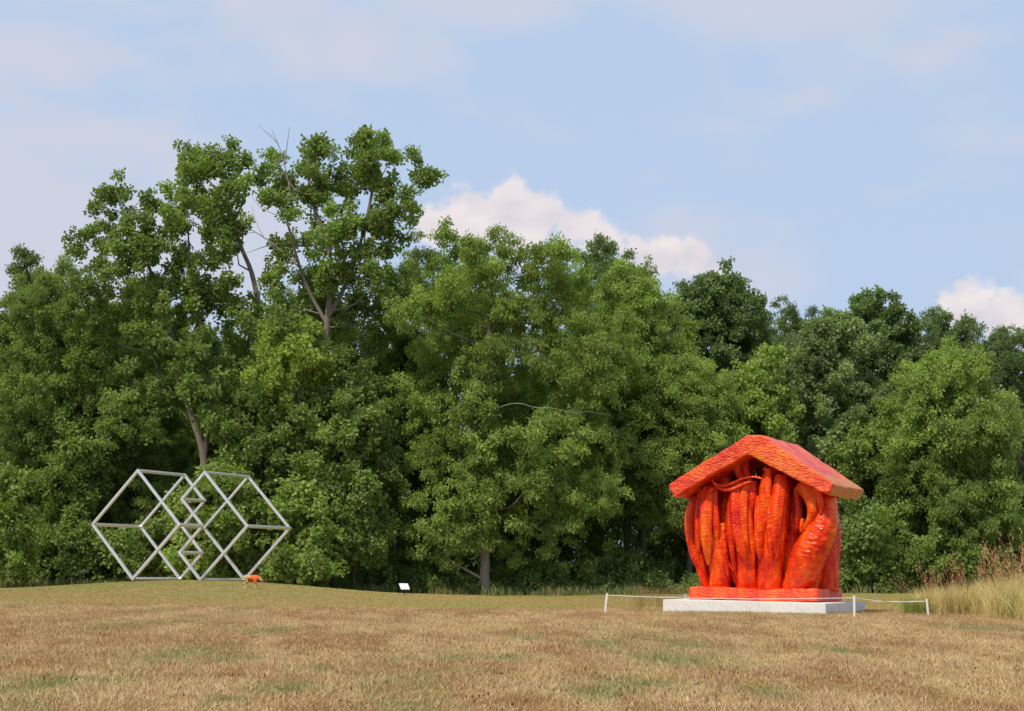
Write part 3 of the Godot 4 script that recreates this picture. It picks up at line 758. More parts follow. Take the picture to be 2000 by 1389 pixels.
func trees() -> void:
	clusters()
	var rng := RandomNumberGenerator.new()
	rng.seed = 77
	var pale := Color(0.24, 0.21, 0.17)
	var tall := "tall cottonwoods on the left"
	var at := Vector3(-16.4, 0, -84.0)
	at.y = ground(at.x, at.z)
	var o := thing("cottonwood_tree", "left cottonwood with a pale forked trunk, leaning away to the left", "tree", at, tall)
	wood([three([0.04,0.3,0.25,-0.12,4.15,0.22,-0.36,7.07,0.21,-0.78,8.47,0.17,-1.58,10.58,0.14,-2.1,12.84,0.13,-2.98,15.4,0.11,-3.89,17.7,0.09,-5,20.01,0.06,-5.96,22.04,0.02]), three([-0.32,6.94,0.14,-0.25,8.48,0.13,-0.24,10.88,0.11,-0.84,14.29,0.1,-1.55,17.74,0.07,-1.89,20.94,0.03])], four([-6.33,20.98,-0.5,1.21,-7.27,19.58,-1.59,1.34,-8.25,18.72,-1.1,0.94,-5.24,18.6,1.1,1.48,-3.8,19.55,0.8,1.48,-3.27,21.56,-1.49,1.21,-1.34,20.47,1.98,1.34,-4.12,22.09,-1.28,0.75,-6.28,22.18,-1.19,0.75,-2.51,19.14,0.13,1.61,-3.98,17.24,0.79,1.75,-6.18,16.62,0.89,1.48,-7.55,16.43,0.98,1.02,-1.56,17.39,0.22,1.61,-2.66,15.4,-0.02,2.02,-4.94,14.53,-0.21,2.02,-7.38,14.19,-1.98,1.61,-0.9,15.34,-1.17,1.75,-3.49,12.59,-0.49,2.15,-6.1,11.87,-1.96,1.88,-0.88,12.4,1.14,1.88,-7.63,14.8,1.36,1.08,-2.51,10.03,-0.45,1.88,-4.17,9.2,1.82,1.75,0.46,10.38,1.86,1.61]), 0.6, pale, o, rng)
	crown(four([-6.33,20.98,-0.5,1.21,-7.27,19.58,-1.59,1.34,-8.25,18.72,-1.1,0.94,-5.24,18.6,1.1,1.48,-3.8,19.55,0.8,1.48,-3.27,21.56,-1.49,1.21,-1.34,20.47,1.98,1.34,-4.12,22.09,-1.28,0.75,-6.28,22.18,-1.19,0.75,-2.51,19.14,0.13,1.61,-3.98,17.24,0.79,1.75,-6.18,16.62,0.89,1.48,-7.55,16.43,0.98,1.02,-1.56,17.39,0.22,1.61,-2.66,15.4,-0.02,2.02,-4.94,14.53,-0.21,2.02,-7.38,14.19,-1.98,1.61,-0.9,15.34,-1.17,1.75,-3.49,12.59,-0.49,2.15,-6.1,11.87,-1.96,1.88,-0.88,12.4,1.14,1.88,-7.63,14.8,1.36,1.08,-2.51,10.03,-0.45,1.88,-4.17,9.2,1.82,1.75,0.46,10.38,1.86,1.61]), 0, TINT[4], 29.0, o, rng)
	at = Vector3(-15.06, 0, -85.0)
	at.y = ground(at.x, at.z)
	o = thing("cottonwood_tree", "slim middle cottonwood with one bare stem and a high rounded crown", "tree", at, tall)
	wood([three([1.81,0.35,0.26,1.42,7.07,0.23,1.37,12.21,0.2,0.84,15.68,0.16,0.3,17.71,0.13,-0.34,19.17,0.11,-0.8,20.64,0.1,-1.33,22.41,0.07,-1.65,24.49,0.03]), three([-0.74,20.58,0.06,-0.42,21.38,0.06,-0.13,22.72,0.03])], four([-3.33,24.42,-0.05,0.82,-2.57,24.44,0.11,0.87,-1.55,24.92,-1.33,0.87,-0.6,23.72,-0.41,0.9,-1.63,23.45,-0.05,1.14,-2.83,23.27,0.01,0.9,-0.05,22.37,0.81,0.71,-3.23,23,1.56,0.54,-1.18,21.42,0.98,1.14,-2.44,21.49,-0.61,1.03,-0.51,20.27,0.96,0.82,-1.44,19.5,0.42,1.25,-1.42,17.51,1.59,1.22,-0.68,19.24,-1.06,0.6,-0.87,15.74,1.11,1.63,0.83,14.1,0.74,1.5,-0.9,13.2,-1.22,1.63,1.36,11.91,-0.03,1.63]), 0.6, pale, o, rng)
	crown(four([-3.33,24.42,-0.05,0.82,-2.57,24.44,0.11,0.87,-1.55,24.92,-1.33,0.87,-0.6,23.72,-0.41,0.9,-1.63,23.45,-0.05,1.14,-2.83,23.27,0.01,0.9,-0.05,22.37,0.81,0.71,-3.23,23,1.56,0.54,-1.18,21.42,0.98,1.14,-2.44,21.49,-0.61,1.03,-0.51,20.27,0.96,0.82,-1.44,19.5,0.42,1.25,-1.42,17.51,1.59,1.22,-0.68,19.24,-1.06,0.6,-0.87,15.74,1.11,1.63,0.83,14.1,0.74,1.5,-0.9,13.2,-1.22,1.63,1.36,11.91,-0.03,1.63]), 0, TINT[4], 29.0, o, rng)
	at = Vector3(-10.87, 0, -84.0)
	at.y = ground(at.x, at.z)
	o = thing("cottonwood_tree", "tallest cottonwood, right of the others, with dead twigs among its upper boughs", "tree", at, tall)
	wood([three([-0.01,0.39,0.34,-0.07,5.64,0.28,0.11,9.28,0.25,0.48,12.69,0.21,0.63,14.98,0.17,0.72,16.71,0.14,0.51,19.03,0.11,-0.37,21.35,0.1,-0.78,23.4,0.06,-0.69,25.03,0.02]), three([0.63,14.98,0.13,1.38,16.43,0.12,1.97,17.89,0.11,2.35,19.35,0.09,2.78,21.4,0.09,3.09,23.46,0.06,3.33,25.39,0.02]), three([2.23,18.76,0.09,3.9,20.25,0.07,4.86,21.87,0.05,5.59,23.5,0.02]), three([-0.37,21.35,0.06,-1.46,22.21,0.05,-2.37,23.67,0.03,-2.69,24.55,0.02]), three([0.71,14.41,0.11,-0.56,16.69,0.1,-1.5,19.28,0.07,-2.11,21.91,0.04])], four([-3.1,24.4,-1.67,0.75,-3.19,23.24,-0.67,0.59,-2.52,22.78,-1.16,0.86,-2.14,20.98,1.96,0.7,-0.63,24.63,-0.2,0.7,-0.13,25.04,-0.04,0.54,-1.34,24.16,-1.78,0.81,0,23.52,0.67,0.97,-0.81,22.19,-0.47,1.13,-1.54,20.67,2.12,0.81,0.74,22.4,0.54,1.34,1.8,24.03,0.85,0.97,2.78,24.22,1.68,0.86,3.28,25.52,-1.52,0.7,3.89,23.9,0.58,0.86,1.86,23.44,-2.3,1.24,3.21,22.98,-0.43,1.13,5.34,24.16,-0.5,0.7,5.84,23.38,-0.66,0.59,5.68,22.53,-0.85,0.7,4.89,21.45,1.68,0.75,4.18,20.76,0.29,1.02,2.85,20.51,1.25,1.4,5.04,21.02,0.47,0.48,1.26,19.75,1.94,1.4,-0.68,20.08,-2.25,1.24,2.36,18.47,1.37,1.56,3.85,19.25,-0.82,1.13,0.93,17.67,0.96,1.4,-1.15,18.48,-1.8,1.13,-2.34,19.14,-0.78,0.65,3.28,16.69,1.77,1.29,-1.65,16.68,-1.66,1.56,0.35,15.91,-2.14,1.56,2.12,15.61,-1.94,1.56,-2.74,16.42,-0.33,1.13,-1.36,13.81,1.7,1.67,0.87,12.76,1.48,1.67,2.74,13.87,-2.05,1.61,-0.42,11.27,-0.25,1.88,2.05,10.53,1.53,1.75,3.87,15.62,-1.84,1.21,0.46,8.77,-0.68,1.88,3.05,8.49,-0.33,1.61]), 0.6, pale, o, rng)
	crown(four([-3.1,24.4,-1.67,0.75,-3.19,23.24,-0.67,0.59,-2.52,22.78,-1.16,0.86,-2.14,20.98,1.96,0.7,-0.63,24.63,-0.2,0.7,-0.13,25.04,-0.04,0.54,-1.34,24.16,-1.78,0.81,0,23.52,0.67,0.97,-0.81,22.19,-0.47,1.13,-1.54,20.67,2.12,0.81,0.74,22.4,0.54,1.34,1.8,24.03,0.85,0.97,2.78,24.22,1.68,0.86,3.28,25.52,-1.52,0.7,3.89,23.9,0.58,0.86,1.86,23.44,-2.3,1.24,3.21,22.98,-0.43,1.13,5.34,24.16,-0.5,0.7,5.84,23.38,-0.66,0.59,5.68,22.53,-0.85,0.7,4.89,21.45,1.68,0.75,4.18,20.76,0.29,1.02,2.85,20.51,1.25,1.4,5.04,21.02,0.47,0.48,1.26,19.75,1.94,1.4,-0.68,20.08,-2.25,1.24,2.36,18.47,1.37,1.56,3.85,19.25,-0.82,1.13,0.93,17.67,0.96,1.4,-1.15,18.48,-1.8,1.13,-2.34,19.14,-0.78,0.65,3.28,16.69,1.77,1.29,-1.65,16.68,-1.66,1.56,0.35,15.91,-2.14,1.56,2.12,15.61,-1.94,1.56,-2.74,16.42,-0.33,1.13,-1.36,13.81,1.7,1.67,0.87,12.76,1.48,1.67,2.74,13.87,-2.05,1.61,-0.42,11.27,-0.25,1.88,2.05,10.53,1.53,1.75,3.87,15.62,-1.84,1.21,0.46,8.77,-0.68,1.88,3.05,8.49,-0.33,1.61]), 0, TINT[4], 29.0, o, rng)
	for t in [[-1.43,21.33,0.04,-1.93,23.38,0.03,-2.32,24.56,0.02,-2.72,25.38,0.01],[-1.93,23.38,0.03,-1.81,24.71,0.02,-1.72,25.6,0.01],[-2.32,24.56,0.02,-2.92,25.14,0.01,-3.51,25.66,0.01],[-2.07,23.97,0.02,-2.56,24.91,0.01,-3.15,25.28,0.01],[-1.76,18.41,0.04,-2.93,19.26,0.03,-3.81,19.83,0.02,-4.18,20.55,0.01],[-2.93,19.26,0.02,-3.39,20.13,0.01,-3.65,21,0.01],[-3.37,19.55,0.02,-4.08,19.48,0.01,-4.51,19.67,0.01],[-1.1,20.17,0.03,-2.41,20.58,0.02,-3.28,21.01,0.01,-3.64,21.53,0.01],[-1.49,18.99,0.03,-2.77,18.77,0.03,-3.81,18.38,0.01,-4.32,18.37,0.01],[-0.39,20.18,0.03,1.04,20.29,0.02,2.75,20.23,0.01],[2.21,19.34,0.03,3.93,18.94,0.03,5.07,19.24,0.01,5.92,19.4,0.01],[4.72,21.58,0.02,5.45,21.15,0.01,6.02,21.01,0.01]]:
		var tw := Shape.new()
		tube(tw, three(t).map(func(v): return Vector4(v.x, v.y, 0.9, v.w)), 0.3, 6, 9, 0.0, Color(0.30, 0.28, 0.25), false)
		part("dead_twig", tw.mesh(), M.bark, o)
	at = Vector3(-11.48, 0, -80.5)
	at.y = ground(at.x, at.z)
	o = thing("maple_tree", "young yellow-green tree with a few orange leaves in front of the tallest cottonwood", "tree", at, "trees along the edge of the field")
	wood([[Vector4(0.6, -0.1, 0, 0.11), Vector4(0.5, 6, 0, 0.09), Vector4(0.2, 11, 0, 0.05), Vector4(0, 13.5, 0, 0.02)]], four([-0.4,11.99,0.25,1.34,-1.25,12.8,0.18,0.93,0.7,12.51,0.52,1.03,-1.34,11.07,0.92,1.03,0.04,10.89,-0.75,1.16,1.21,11.49,0.06,0.93,-0.78,9.85,-0.1,1.03]), 0.7, Color(0.13, 0.11, 0.09), o, rng)
	crown(four([-0.4,11.99,0.25,1.34,-1.25,12.8,0.18,0.93,0.7,12.51,0.52,1.03,-1.34,11.07,0.92,1.03,0.04,10.89,-0.75,1.16,1.21,11.49,0.06,0.93,-0.78,9.85,-0.1,1.03]), 0, TINT[5], 40.0, o, rng, 0.008)
	for t in TREES:
		var rx: float = t[7]
		var y0: float = t[5]
		var y1: float = t[6]
		at = Vector3(t[3], ground(t[3], t[4]) - 0.02, t[4])
		var bush: bool = t[12] == 2
		o = thing(t[0], t[1], "bush" if bush else "tree", at, t[2])
		var lobes := []
		var rz := minf(rx, 3.2)
		var cy := (y0 + y1) * 0.5
		var ry := (y1 - y0) * 0.5
		for k in t[8]:
			var f: float = (k + 0.5) / t[8]
			var hy := 1.0 - 2.0 * f                       # from the top down
			var ang: float = k * 2.39996 + rng.randf_range(-0.4, 0.4)
			var ring := sqrt(maxf(0.0, 1.0 - pow(absf(hy), 3.0)))
			if hy < 0.0: ring = lerpf(ring, 0.95, 0.7)     # the lower half stays broad
			var out := rng.randf_range(0.35, 0.92) if k % 3 else 0.9
			var r := clampf(rx * rng.randf_range(0.28, 0.46), 0.35, 1.8)
			lobes.append(Vector4(cos(ang) * ring * rx * out, cy + hy * (ry - r * 0.85) + rng.randf_range(-0.25, 0.25), sin(ang) * ring * rz * out, r))
		lobes.append(Vector4(rng.randf_range(-0.2, 0.2) * rx, y1 - 0.55, 0, minf(0.3 * rx, 0.9)))
		if t[0] == "hickory_tree": lobes = four([-3.51,17.91,0.92,1.05,-2.23,19.47,-1.31,1.02,-0.7,18.26,2.47,0.89,0.79,19.03,0.66,1.08,2.86,17.93,2.44,1.02,3.83,18.24,1.96,0.76,-2.82,17.72,-2.43,1.59,-0.75,17.16,-0.82,1.59,1.24,17.25,0.37,1.75,3.22,16.8,-0.12,1.75,4.7,16.87,-1.94,1.27,-3.73,15.11,0.81,1.59,-1.82,14.78,-0.47,1.75,0.14,15.18,-0.96,1.43,2.39,14.65,0.75,1.91,4.37,14.25,-0.1,1.91,-2.95,12.9,-1.38,1.43,-1.55,12.74,-2.13,1.27,0.76,12.52,1.81,1.43,3.03,13.11,-2.25,2.23,5.1,12.21,2.57,1.91,-4.03,10.87,-1.32,1.59,-2.33,9.79,-1.61,1.91,-0.55,9.74,1.89,1.27,6.3,14.2,0.42,1.43,1.38,8.44,-1.64,2.23,3.79,8.39,2.53,1.91,6.13,8.15,-0.67,1.91,7.59,7.68,-1.52,1.43,-1.94,7.42,-0.07,1.91,-3.37,6.92,-1.17,1.59,0.05,5.98,1.42,1.59,2.23,5.73,1.57,1.91,4.43,5.27,0.71,1.91,6.29,5.52,1.67,1.43,-2.38,4.34,0.8,1.75,-0.52,3.08,-2.33,1.15,1.45,3.35,-0.38,1.34,3.63,3.08,0.83,1.05,-2.6,2.44,1.19,1.15,-4.82,16.8,-2.35,0.96,5.5,10.84,0.29,1.59,2.2,10.82,-2.5,1.27])
		if t[0] == "hickory_tree": lobes.append_array(four([-0.47,12.54,1.7,1.25,-0.7,10.61,1.7,1.25,0.02,8.43,1.7,1.19,-0.49,6.52,1.7,1.25,-0.05,4.78,1.7,1.19,-0.56,3.16,1.7,0.98,-1.5,16.41,1.7,1.08,0.86,15.33,1.7,1.19,-0.01,17.55,1.7,0.98]))
		var tr: float = t[11]
		var lean := rng.randf_range(-0.4, 0.4)
		var col := Color(0.32, 0.29, 0.25) if t[0] == "hickory_tree" or t[0] == "poplar_tree" else Color(0.10, 0.085, 0.07)
		var trunk := [Vector4(0, -0.15, 0, tr * 1.25), Vector4(0.02, 0.5, 0, tr), Vector4(lean * 0.4, y1 * 0.35, 0.1, tr * 0.85), Vector4(lean * 0.8, y1 * 0.65, 0, tr * 0.6), Vector4(lean, y1 * 0.92, 0, tr * 0.2)]
		wood([trunk], lobes, 0.0 if bush else 0.35, col, o, rng)
		crown(lobes, t[9], TINT[t[10]], [52.0, 64.0, 54.0, 50.0][t[9]] * (1.25 if bush else 1.0), o, rng)
		if t[0] == "hickory_tree" and rx > 4.0:
			var sh := Shape.new()
			tube(sh, [Vector4(-0.05, 9.5, 0.1, 0.04), Vector4(0.8, 9.9, 2.4, 0.030), Vector4(1.7, 9.92, 4.1, 0.024), Vector4(2.6, 9.70, 4.1, 0.021), Vector4(3.3, 9.72, 4.1, 0.019), Vector4(4.4, 9.50, 4.1, 0.017), Vector4(5.2, 9.55, 4.1, 0.013), Vector4(6.2, 9.42, 4.1, 0.008)], 0.3, 6, 9, 0.0, Color(0.28, 0.265, 0.24), false)
			tube(sh, [Vector4(4.1, 9.56, 4.1, 0.02), Vector4(4.3, 9.35, 4.1, 0.015), Vector4(4.35, 8.95, 4.1, 0.008)], 0.3, 6, 9, 0.0, Color(0.28, 0.265, 0.24), false)
			part("dead_branch", sh.mesh(), M.bark, o)
	# the wood behind, which reads as one dark mass
	var xf := []
	var cols := []
	for k in 26000:
		var x := rng.randf_range(-46.0, 46.0)
		var z := rng.randf_range(-128.0, -101.0)
		var top := 12.5 + 2.5 * sin(x * 0.31) + 1.5 * sin(x * 0.83 + 1.0) - 2.5 * smoothstep(8.0, 24.0, x) + (2.0 if x < -6.0 else 0.0)
		var y := top * (1.0 - pow(rng.randf(), 1.5) * 0.98)
		xf.append(Transform3D(Basis(Vector3.UP, rng.randf_range(0, TAU)).scaled(Vector3.ONE * rng.randf_range(1.2, 2.2)), Vector3(x, y, z)))
		cols.append(TINT[[2, 0, 3][k % 3]] * rng.randf_range(0.8, 1.25))
	var deep := scatter("woods", CLUSTER[2], M.leaf, xf, cols, self)
	tag(deep, "dark unbroken wood behind the single trees", "woods", "", "stuff")
	# leafy undergrowth along the foot of the wood
	xf = []
	cols = []
	for k in 3600:
		var x := rng.randf_range(-36.0, 36.0)
		var z := -rng.randf_range(82.5, 92.0)
		var h := 0.25 + 1.0 * maxf(0.0, 0.4 + wob.get_noise_2d(x * 0.5, z * 0.3)) + (-z - 82.5) * 0.08
		xf.append(Transform3D(Basis(Vector3.UP, rng.randf_range(0, TAU)).scaled(Vector3.ONE * rng.randf_range(0.6, 1.1)), Vector3(x, ground(x, z) + h * rng.randf(), z)))
		cols.append(TINT[[0, 4, 2][k % 3]] * rng.randf_range(0.8, 1.3))
	var wx := []
	var wc := []
	for k in 1300:
		var x := rng.randf_range(-34.0, 34.0)
		var z := -rng.randf_range(80.6, 84.0)
		if wob.get_noise_2d(x * 0.9, 11.0) < -0.15 and -z < 82.0: continue
		wx.append(Transform3D(Basis(Vector3.UP, rng.randf_range(0, TAU)).scaled(Vector3.ONE * rng.randf_range(0.7, 1.9)), Vector3(x, ground(x, z), z)))
		wc.append(Color(0.17, 0.23, 0.07).lerp(Color(0.36, 0.31, 0.13), pow(rng.randf(), 2.0)) * rng.randf_range(0.7, 1.2))
	var weeds := scatter("edge_weeds", tuft(14, 0.15, 0.42, 0.02, 0.2, 0.4, 41), M.blade, wx, wc, self)
	tag(weeds, "unmown green weeds where the lawn meets the wood", "weeds", "", "stuff")
	var under := scatter("undergrowth", CLUSTER[0], M.leaf, xf, cols, self)
	tag(under, "low leafy undergrowth along the foot of the wood", "undergrowth", "", "stuff")

const TREES := [
	["oak_tree", "tall dark green tree with two rounded tops rising behind the pale hickory", "trees standing at the back of the wood", 5.9, -104, 8.58, 23.85, 3.05, 34, 2, 2, 0.25, 0],
	["oak_tree", "large dark round-topped tree right of the twin-topped one, above the red sculpture's left side", "trees standing at the back of the wood", 13.16, -100, 4.96, 20.49, 4.47, 40, 0, 2, 0.3, 0],
	["oak_tree", "low far dark tree at the skyline just right of the large round-topped oak", "trees standing at the back of the wood", 20.51, -118, 5.54, 21.43, 3.42, 24, 2, 2, 0.2, 0],
	["oak_tree", "low far tree between two higher crowns at the skyline, above the orange roof's right slope", "trees standing at the back of the wood", 23.61, -117, 5.56, 21.15, 2.92, 22, 2, 2, 0.2, 0],
	["oak_tree", "dark tree with a stepped peaked top, highest on the skyline right of the orange roof", "trees standing at the back of the wood", 25.24, -106, 5.2, 20.46, 3.53, 34, 0, 2, 0.25, 0],
	["oak_tree", "dark blue-green round tree behind the bright yellow-green tree near the right edge", "trees standing at the back of the wood", 30.91, -110, 5.43, 20, 3.56, 32, 2, 2, 0.25, 0],
	["oak_tree", "dark spreading tree under the white cloud at the right edge of the photo", "trees standing at the back of the wood", 33.68, -104, 3.55, 18.06, 3.57, 34, 2, 2, 0.25, 0],
	["ash_tree", "greyish loose tree filling the gap between the tallest cottonwood and the pale hickory", "trees standing at the back of the wood", -7.18, -100, 4.94, 21.77, 2, 26, 2, 3, 0.2, 0],
	["oak_tree", "dark tree at the left edge of the photo with a small pointed top", "trees standing at the back of the wood", -31.88, -98, 4.48, 21.9, 1.47, 22, 2, 2, 0.2, 0],
	["ash_tree", "grey-green thin-leaved tree just left of the leaning cottonwood", "trees standing at the back of the wood", -29, -97, 7.7, 20.72, 1.62, 18, 2, 3, 0.15, 0],
	["ash_tree", "mid green tree behind the left cottonwood, seen through its gaps", "trees standing at the back of the wood", -23.57, -97, 1.39, 19.04, 4.85, 46, 2, 0, 0.2, 0],
	["ash_tree", "mid green tree behind the middle of the cottonwoods, seen under their crowns", "trees standing at the back of the wood", -13.65, -98, 1.55, 18.72, 6.04, 52, 2, 0, 0.2, 0],
	["ash_tree", "shadowed tree behind the pale hickory's right half", "trees standing at the back of the wood", 2.76, -96, 1.73, 16.09, 4.16, 30, 2, 0, 0.2, 0],
	["ash_tree", "tree behind the silvery twiggy tree, right of the large oak", "trees standing at the back of the wood", 17.05, -102, 1.62, 16.7, 4.56, 28, 2, 3, 0.2, 0],
	["maple_tree", "broad mid green tree at the far left front of the wood", "trees along the edge of the field", -27.47, -88, 3.33, 18.04, 3.08, 46, 2, 0, 0.22, 0],
	["maple_tree", "slender mid green tree between the far left maple and the leaning cottonwood", "trees along the edge of the field", -24.15, -87, 3.64, 14.32, 2.32, 36, 0, 0, 0.18, 0],
	["maple_tree", "shaded tree behind the left steel cube", "trees along the edge of the field", -22.02, -90, 1.99, 12.98, 3, 34, 2, 0, 0.18, 0],
	["hickory_tree", "broad pale green hickory with a bare lower trunk and one dead bough, in the middle", "trees along the edge of the field", -1.31, -83, 2.11, 19.78, 4.98, 86, 2, 1, 0.26, 0],
	["willow_tree", "feathery yellow-green tree between the hickory and the large oak", "trees along the edge of the field", 6.81, -89, 4.6, 19.24, 3.32, 56, 2, 1, 0.2, 0],
	["maple_tree", "light green rounded tree just left of the orange roof's peak", "trees along the edge of the field", 9.98, -86, 3.09, 12.89, 3.01, 44, 2, 1, 0.18, 0],
	["maple_tree", "yellow-green tree directly behind the orange roof's peak", "trees along the edge of the field", 14.29, -89, 0.76, 13.41, 2.52, 36, 0, 1, 0.18, 0],
	["poplar_tree", "silvery olive tree with pale twigs at its top, behind the orange roof's right slope", "trees along the edge of the field", 19.17, -92, 1.9, 16.43, 2.91, 48, 0, 3, 0.2, 0],
	["maple_tree", "large bright yellow-green tree above the tall dry grass at the right", "trees along the edge of the field", 24.02, -85, 2.78, 13.42, 3.17, 56, 2, 1, 0.22, 0],
	["maple_tree", "light green lower tree right of the bright yellow-green tree's base", "trees along the edge of the field", 24.97, -83, 1.95, 10.67, 2.35, 38, 2, 0, 0.18, 0],
	["spruce_tree", "dark olive tree at the right edge of the photo, below the far oak", "trees along the edge of the field", 28.75, -87, 2.31, 10.6, 1.8, 30, 2, 3, 0.18, 0],
	["maple_tree", "shaded tree between the tallest cottonwood and the hickory", "trees along the edge of the field", -6.61, -90, 4.6, 15.07, 2.4, 36, 0, 0, 0.18, 0],
	["maple_tree", "shaded green tree right of the orange sculpture, behind the bush", "trees along the edge of the field", 21.82, -88, 2.5, 10, 2.49, 36, 0, 0, 0.18, 0],
	["maple_tree", "shaded tree hidden to its crown behind the sculpture, left of the orange legs", "trees along the edge of the field", 7.52, -87, 4.24, 11.1, 2.32, 34, 1, 0, 0.18, 0],
	["maple_tree", "shaded young tree right of the yellow-green one, before the tallest cottonwood's trunk", "trees along the edge of the field", -9.21, -81.5, 3.86, 10.81, 2.72, 30, 0, 0, 0.1, 0],
	["maple_tree", "shaded tree behind the hickory's left half", "trees along the edge of the field", -3.46, -93, 1.39, 19.74, 4.03, 40, 2, 0, 0.2, 0],
	["maple_tree", "shaded young tree below the middle cottonwood's bare stem", "trees along the edge of the field", -13.31, -82, 5.13, 10.9, 2.32, 30, 0, 0, 0.09, 0],
	["vine_thicket", "bright leafy vine thicket behind the joint of the two steel cubes", "bushes at the foot of the wood", -14.81, -78.5, 0.1, 5.89, 2.22, 34, 3, 1, 0.08, 2],
	["vine_thicket", "hanging curtain of vines right of the steel cubes", "bushes at the foot of the wood", -10.29, -79.5, 0.79, 5.37, 1.99, 30, 3, 1, 0.08, 2],
	["vine_thicket", "dark vine-hung bush left of the small white sign", "bushes at the foot of the wood", -8.08, -81, 1.21, 5.75, 1.75, 26, 3, 0, 0.08, 2],
	["laurel_bush", "low bright bush right of the dog at the mound's end", "bushes at the foot of the wood", -10.35, -77, 0.1, 1.72, 1.49, 16, 3, 1, 0.05, 2],
	["laurel_bush", "low bush behind the left steel cube's bottom bar", "bushes at the foot of the wood", -19.17, -84, 0.1, 3.73, 2.24, 22, 3, 0, 0.06, 2],
	["laurel_bush", "yellow-green sapling bush at the lower left edge of the photo", "bushes at the foot of the wood", -25.44, -79, 0.1, 6.1, 1.11, 22, 3, 1, 0.06, 2],
	["laurel_bush", "dark bush at the field's edge left of the steel cubes", "bushes at the foot of the wood", -24.3, -85, 0.1, 3.46, 2.12, 28, 0, 0, 0.07, 2],
	["laurel_bush", "shaded bush behind the small white sign", "bushes at the foot of the wood", -6.03, -86, 0.1, 2.07, 1.72, 18, 0, 0, 0.05, 2],
	["laurel_bush", "low bush between the bare hickory trunk and the left rope post", "bushes at the foot of the wood", 1.64, -87, 0.1, 1.47, 2.03, 22, 0, 0, 0.06, 2],
	["laurel_bush", "shaded bush just left of the red sculpture's base", "bushes at the foot of the wood", 6.44, -88, 0.1, 1.71, 2.35, 24, 0, 0, 0.06, 2],
	["laurel_bush", "leafy bush close right of the sculpture's pillar", "bushes at the foot of the wood", 18.85, -82, 0.11, 4.29, 1.37, 26, 3, 0, 0.07, 2],
	["laurel_bush", "dark bush rising out of the tall dry grass at the right", "bushes at the foot of the wood", 24.02, -84, 0.29, 2.92, 2.66, 28, 0, 0, 0.07, 2]]

# ---------------------------------------------------------------- field
func tuft(n: int, h0: float, h1: float, wide: float, spread: float, lean: float, seed_: int, head := false) -> ArrayMesh:
	var rng := RandomNumberGenerator.new()
	rng.seed = seed_
	var sh := Shape.new()
	for k in n:
		var a := rng.randf_range(0, TAU)
		var foot := Vector3(cos(a), 0, sin(a)) * spread * sqrt(rng.randf())
		var dir := Vector3(rng.randfn(), 0, rng.randfn()) * lean
		var h := rng.randf_range(h0, h1)
		var side := Vector3(cos(a * 3.0), 0, sin(a * 3.0)) * wide * 0.5
		var mid := foot + Vector3(0, h * 0.55, 0) + dir * h * 0.35
		var tip := foot + Vector3(0, h * rng.randf_range(0.8, 1.0), 0) + dir * h
		var tone := Color.WHITE * rng.randf_range(0.72, 1.15)
		var v0 := sh.add(foot - side, tone)
		var v1 := sh.add(foot + side, tone)
		var v2 := sh.add(mid + side * 0.85, tone)
		var v3 := sh.add(mid - side * 0.85, tone)
		var v4 := sh.add(tip, tone)
		sh.quad(v0, v1, v2, v3)
		sh.tri(v3, v2, v4)
		if head:
			for j in 9:
				var p := tip - Vector3(0, 0.025 * j, 0) + (mid - tip) * 0.02 * j
				var out := Vector3(rng.randfn(), 0.5 + rng.randf(), rng.randfn()).normalized()
				leaf_shape(sh, p, out, Vector3(rng.randfn(), 0.2, rng.randfn()).normalized(), 0.075, 0.022)
	return sh.mesh(false)

func land() -> void:
	var xs := [-700.0, -350.0, -180.0, -110.0, -80.0]
	var zs := [-700.0, -400.0, -220.0]
	for k in 97: xs.append(-60.0 + k * 1.25)
	xs.append_array([80.0, 110.0, 180.0, 350.0, 700.0])
	for k in 121: zs.append(-140.0 + k * 1.25)
	zs.append_array([40.0, 100.0, 300.0])
	var sh := Shape.new()
	for z in zs:
		for x in xs:
			var d: float = -z
			var g := greenness(x, z)
			var t := clampf(0.5 + 0.9 * wob.get_noise_2d(x * 0.25, z * 0.16), 0.0, 1.0)
			var c := Color(0.34, 0.21, 0.11).lerp(Color(0.45, 0.32, 0.17), t).lerp(Color(0.20, 0.22, 0.08), g * 0.7)
			var lawn := smoothstep(-0.6, 0.6, d - meadow_end(x))
			var mown := Color(0.42, 0.295, 0.125).lerp(Color(0.33, 0.31, 0.10), clampf(0.45 + 1.1 * wob.get_noise_2d(x * 0.2 + 9.0, z * 0.3) + 0.5 * exp(-pow((x + 14.0) / 6.0, 2) - pow((d - 69.0) / 4.0, 2)), 0.0, 1.0))
			c = c.lerp(mown, lawn)
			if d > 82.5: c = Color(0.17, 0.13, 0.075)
			sh.add(Vector3(x, ground(x, z), z), c)
	var nx := xs.size()
	for b in zs.size() - 1:
		for a in nx - 1:
			var k := b * nx + a
			sh.quad(k, k + 1, k + nx + 1, k + nx)
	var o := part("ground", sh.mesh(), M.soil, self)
	o.set_meta("kind", "structure")
	o.set_meta("label", "dry brown field with a low grassy mound, running back to the wood")

